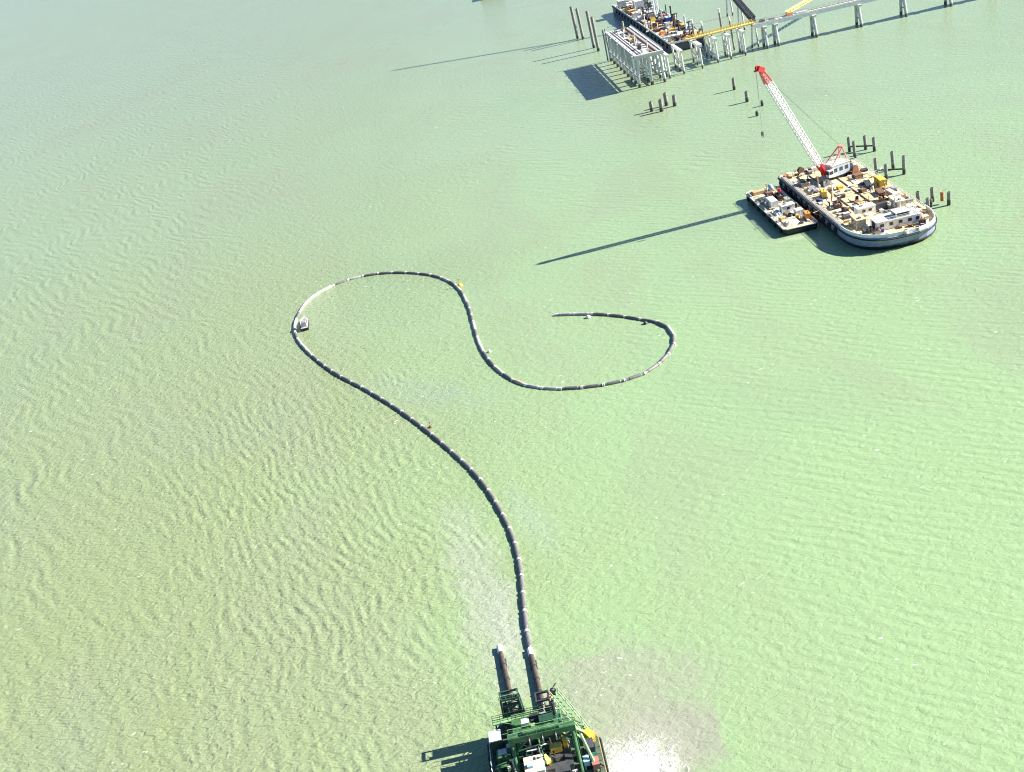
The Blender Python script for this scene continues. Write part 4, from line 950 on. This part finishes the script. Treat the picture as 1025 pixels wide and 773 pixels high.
def crawler():
    t = thing('crawler_crane', 'dark crawler crane with a towering black boom on the cluttered barge', 'crane', (147.6, 768, Z))
    B().box((-2.8, 0, .8), (1.3, 9, 1.6)).box((2.8, 0, .8), (1.3, 9, 1.6)).build('crawler_track', black, t)
    B().box((0, 0, 1.5), (4.3, 4, .8)).build('undercarriage', darksteel, t)
    h = B().box((0, -2.0, 3.6), (4.6, 8, 3.2)).build('machine_house', mat('crane_maroon', (.20, .06, .05), .5), t)
    B().box((0, -2, 5.3), (4.8, 8.2, .2)).build('roof', bluegrey, h)
    c = B().box((2.4, 3.2, 3.4), (1.6, 2.4, 2.6)).build('operator_cab', white, t); B().box((2.4, 4.43, 3.8), (1.3, .08, 1.5)).build('window', glass, c)
    T = Vector((3, 60, 106)); F = Vector((0, 2.6, 3.0)); d = T-F
    bm = B().truss(F, F+d*.06, 1.2, 2.4, 3, .16, .1, (1, 0, 0)).truss(F+d*.06, F+d*.94, 2.4, 2.4, 44, .16, .09, (1, 0, 0)).truss(F+d*.94, T, 2.4, 1, 3, .16, .1, (1, 0, 0)).build('boom', darksteel, t)
    A = Vector((0, -5.5, 12)); B().tube((1.6, .5, 5.2), A, .22, n=6).tube((-1.6, .5, 5.2), A, .22, n=6).tube((1.4, -5.6, 5.2), A, .2, n=6).tube((-1.4, -5.6, 5.2), A, .2, n=6).build('a_frame', darksteel, t)
    B().tube(A, T, .06, n=4).build('pendant_line', darksteel, t)
    B().box((0, -6.6, 3.2), (4.4, 1.2, 2.4)).build('counterweight', steel, t)
crawler()

# ------------------------------------------------------------------ unseen barge added past the top edge for its shadow
def unseen_barge():
    t = thing('unseen_shadow_barge', 'unseen dark barge added beyond the top edge so its shadow falls into view', 'barge', (67, 1119, 0), R(-6))
    ol = [(-11, -28), (11, -28), (11, 28), (-11, 28)]
    B().poly(ol, -1, 5.2, .02).build('hull', hullblack, t)
    B().poly([(x*.97, y*.99) for x, y in ol], 5.2, 5.26).build('deck', deckgrey, t)
    B().box((0, 18, 7.5), (12, 8, 4.5)).build('deckhouse', white, t)
unseen_barge()

# ------------------------------------------------------------------ fixed deck fittings of the barges (parts of each barge)
def fit_out(t, boxes, zd, mats, counts, sz, gap, seed, inner=None):
    rnd = random.Random(seed)
    used = [(o.location.x, o.location.y) for o in bpy.data.objects if o.parent is None and o.type in ('MESH', 'EMPTY') and 'category' in o.keys()]
    ox, oy = t.location.x, t.location.y
    def spot(long):
        for _ in range(60):
            x0, x1, y0, y1 = rnd.choice(inner if long and inner else boxes); x, y = rnd.uniform(x0, x1), rnd.uniform(y0, y1)
            if all((x-a)**2+((y-b))**2 > gap*gap for a, b in used): used.append((x, y)); return x-ox, y-oy
        return None
    for kind, n in counts.items():
        for _ in range(n):
            p = spot(kind in ('deck_pipe', 'wire_rope', 'timber_dunnage'))
            if not p: continue
            x, y = p; m = rnd.choice(mats); q = sz*rnd.uniform(.6, 1.3); b = B()
            if kind == 'deck_locker':
                b.box((0, 0, .35*q), (1.5*q, 1.0*q, .7*q)).box((0, 0, .74*q), (1.6*q, 1.1*q, .08*q))
            elif kind == 'hatch_cover':
                b.box((0, 0, .2*q), (1.6*q, 1.6*q, .4*q)).box((0, 0, .44*q), (1.75*q, 1.75*q, .09*q))
            elif kind == 'vent':
                b.tube((0, 0, 0), (0, 0, 1.1*q), .22*q, n=8).tube((0, 0, 1.1*q), (.45*q, 0, 1.35*q), .3*q, .36*q, n=8)
            elif kind == 'deck_pipe':
                b.tube((-3*q, 0, .25), (3*q, 0, .25), .2*q, n=7).tube((3*q, 0, .25), (3*q, 0, .9*q), .22*q, n=7)
            elif kind == 'stanchion':
                b.tube((0, 0, 0), (0, 0, 3.4*q), .16*q, n=6).box((0, 0, 3.4*q), (.9*q, .2*q, .25*q))
            elif kind == 'timber_dunnage':
                for j in range(4): b.box((rnd.uniform(-.3, .3), j*.5*q, .12), (3.4*q*rnd.uniform(.7, 1), .3*q, .22), rnd.uniform(-.12, .12))
            elif kind == 'wire_rope':
                pts = [(0, 0, .08)]; a = rnd.uniform(0, 6)
                for j in range(9): a += rnd.uniform(-.5, .5); pts.append((pts[-1][0]+math.cos(a)*q, pts[-1][1]+math.sin(a)*q*.9, .08))
                b.path(pts, .09*sz, 5)
            o = b.build(kind, m, t); o.location = (x, y, zd); o.rotation_euler = (0, 0, rnd.choice([0, math.pi/2])+rnd.uniform(-.15, .15))
CM = [white, white, offwhite, darksteel, black, steel, brownwood, white, wood, cream, bluegrey, wood, cream, rustm]
fit_out(CB, [(134.4, 142.6, 336, 386), (117.2, 123.6, 324, 391), (126, 131, 336, 346), (134, 141, 322, 336), (118, 128, 388, 393)], CZ, CM,
        {'deck_locker': 44, 'hatch_cover': 14, 'vent': 14, 'deck_pipe': 9, 'stanchion': 8, 'timber_dunnage': 16, 'wire_rope': 10}, 1.15, 1.75, 3, [(134.6, 139.5, 338, 383), (118.5, 123, 335, 386)])
fit_out(CB, [(118, 142, 320, 346)], CZ, [white, offwhite, white, darksteel, cream, wood], {'deck_locker': 14, 'vent': 8, 'timber_dunnage': 6}, 1.0, 1.7, 21, [(121, 138, 324, 344)])
fit_out(CB, [(125.4, 131, 346, 370), (123, 136, 316, 320)], CZ, [darksteel, brownwood, white, steel], {'deck_locker': 5, 'wire_rope': 4, 'hatch_cover': 4}, 1.0, 2.2, 4, [(126, 130, 350, 366)])
DM = [darksteel, black, dgreen, dgreen, green, green, teal, white, steel, lgreen, offwhite]
fit_out(DR, [(-13, -3, 129, 138.2), (-16.4, -13.6, 128, 141), (-2.6, -.4, 128, 137), (-13.5, -7, 143.2, 146)], 2.65, DM, {'deck_locker': 26, 'hatch_cover': 8, 'vent': 12, 'deck_pipe': 12, 'stanchion': 12, 'wire_rope': 10}, 0.85, 0.9, 11, [(-12.5, -5, 130, 138)])
fit_out(DR, [(-12.4, -4.9, 138.2, 142.4)], 6.84, DM, {'deck_locker': 7, 'vent': 6, 'hatch_cover': 4, 'wire_rope': 3}, 0.7, 0.9, 12)
fit_out(DR, [(-12, -7, 132, 137)], 5.7, DM, {'deck_pipe': 6, 'stanchion': 5}, 0.7, 0.8, 13)
fit_out(QB, [(102.2, 111.8, 346, 388)], QZ, CM, {'deck_locker': 14, 'hatch_cover': 4, 'vent': 6, 'stanchion': 4, 'timber_dunnage': 10, 'wire_rope': 3}, 0.95, 1.7, 5, [(104.5, 109.5, 350, 384)])
fit_out(MB, [(139.6, 159, 672, 850)], MZ, CM + [darksteel, black, black, darksteel, white, bluegrey], {'deck_locker': 60, 'hatch_cover': 16, 'vent': 16, 'deck_pipe': 16, 'stanchion': 22, 'timber_dunnage': 18}, 2.3, 3.0, 6, [(144, 154.5, 680, 842)])

WH = [o for o in bpy.data.objects if o.name == 'wharf'][0]
fit_out(WH, [(112.9, 113.3, 606, 684), (109.6, 113.0, 610, 684)], WZ+.02, [white, offwhite, darksteel, steel, cream, brownwood], {'deck_locker': 14, 'hatch_cover': 6, 'stanchion': 8}, 1.5, 2.6, 31)
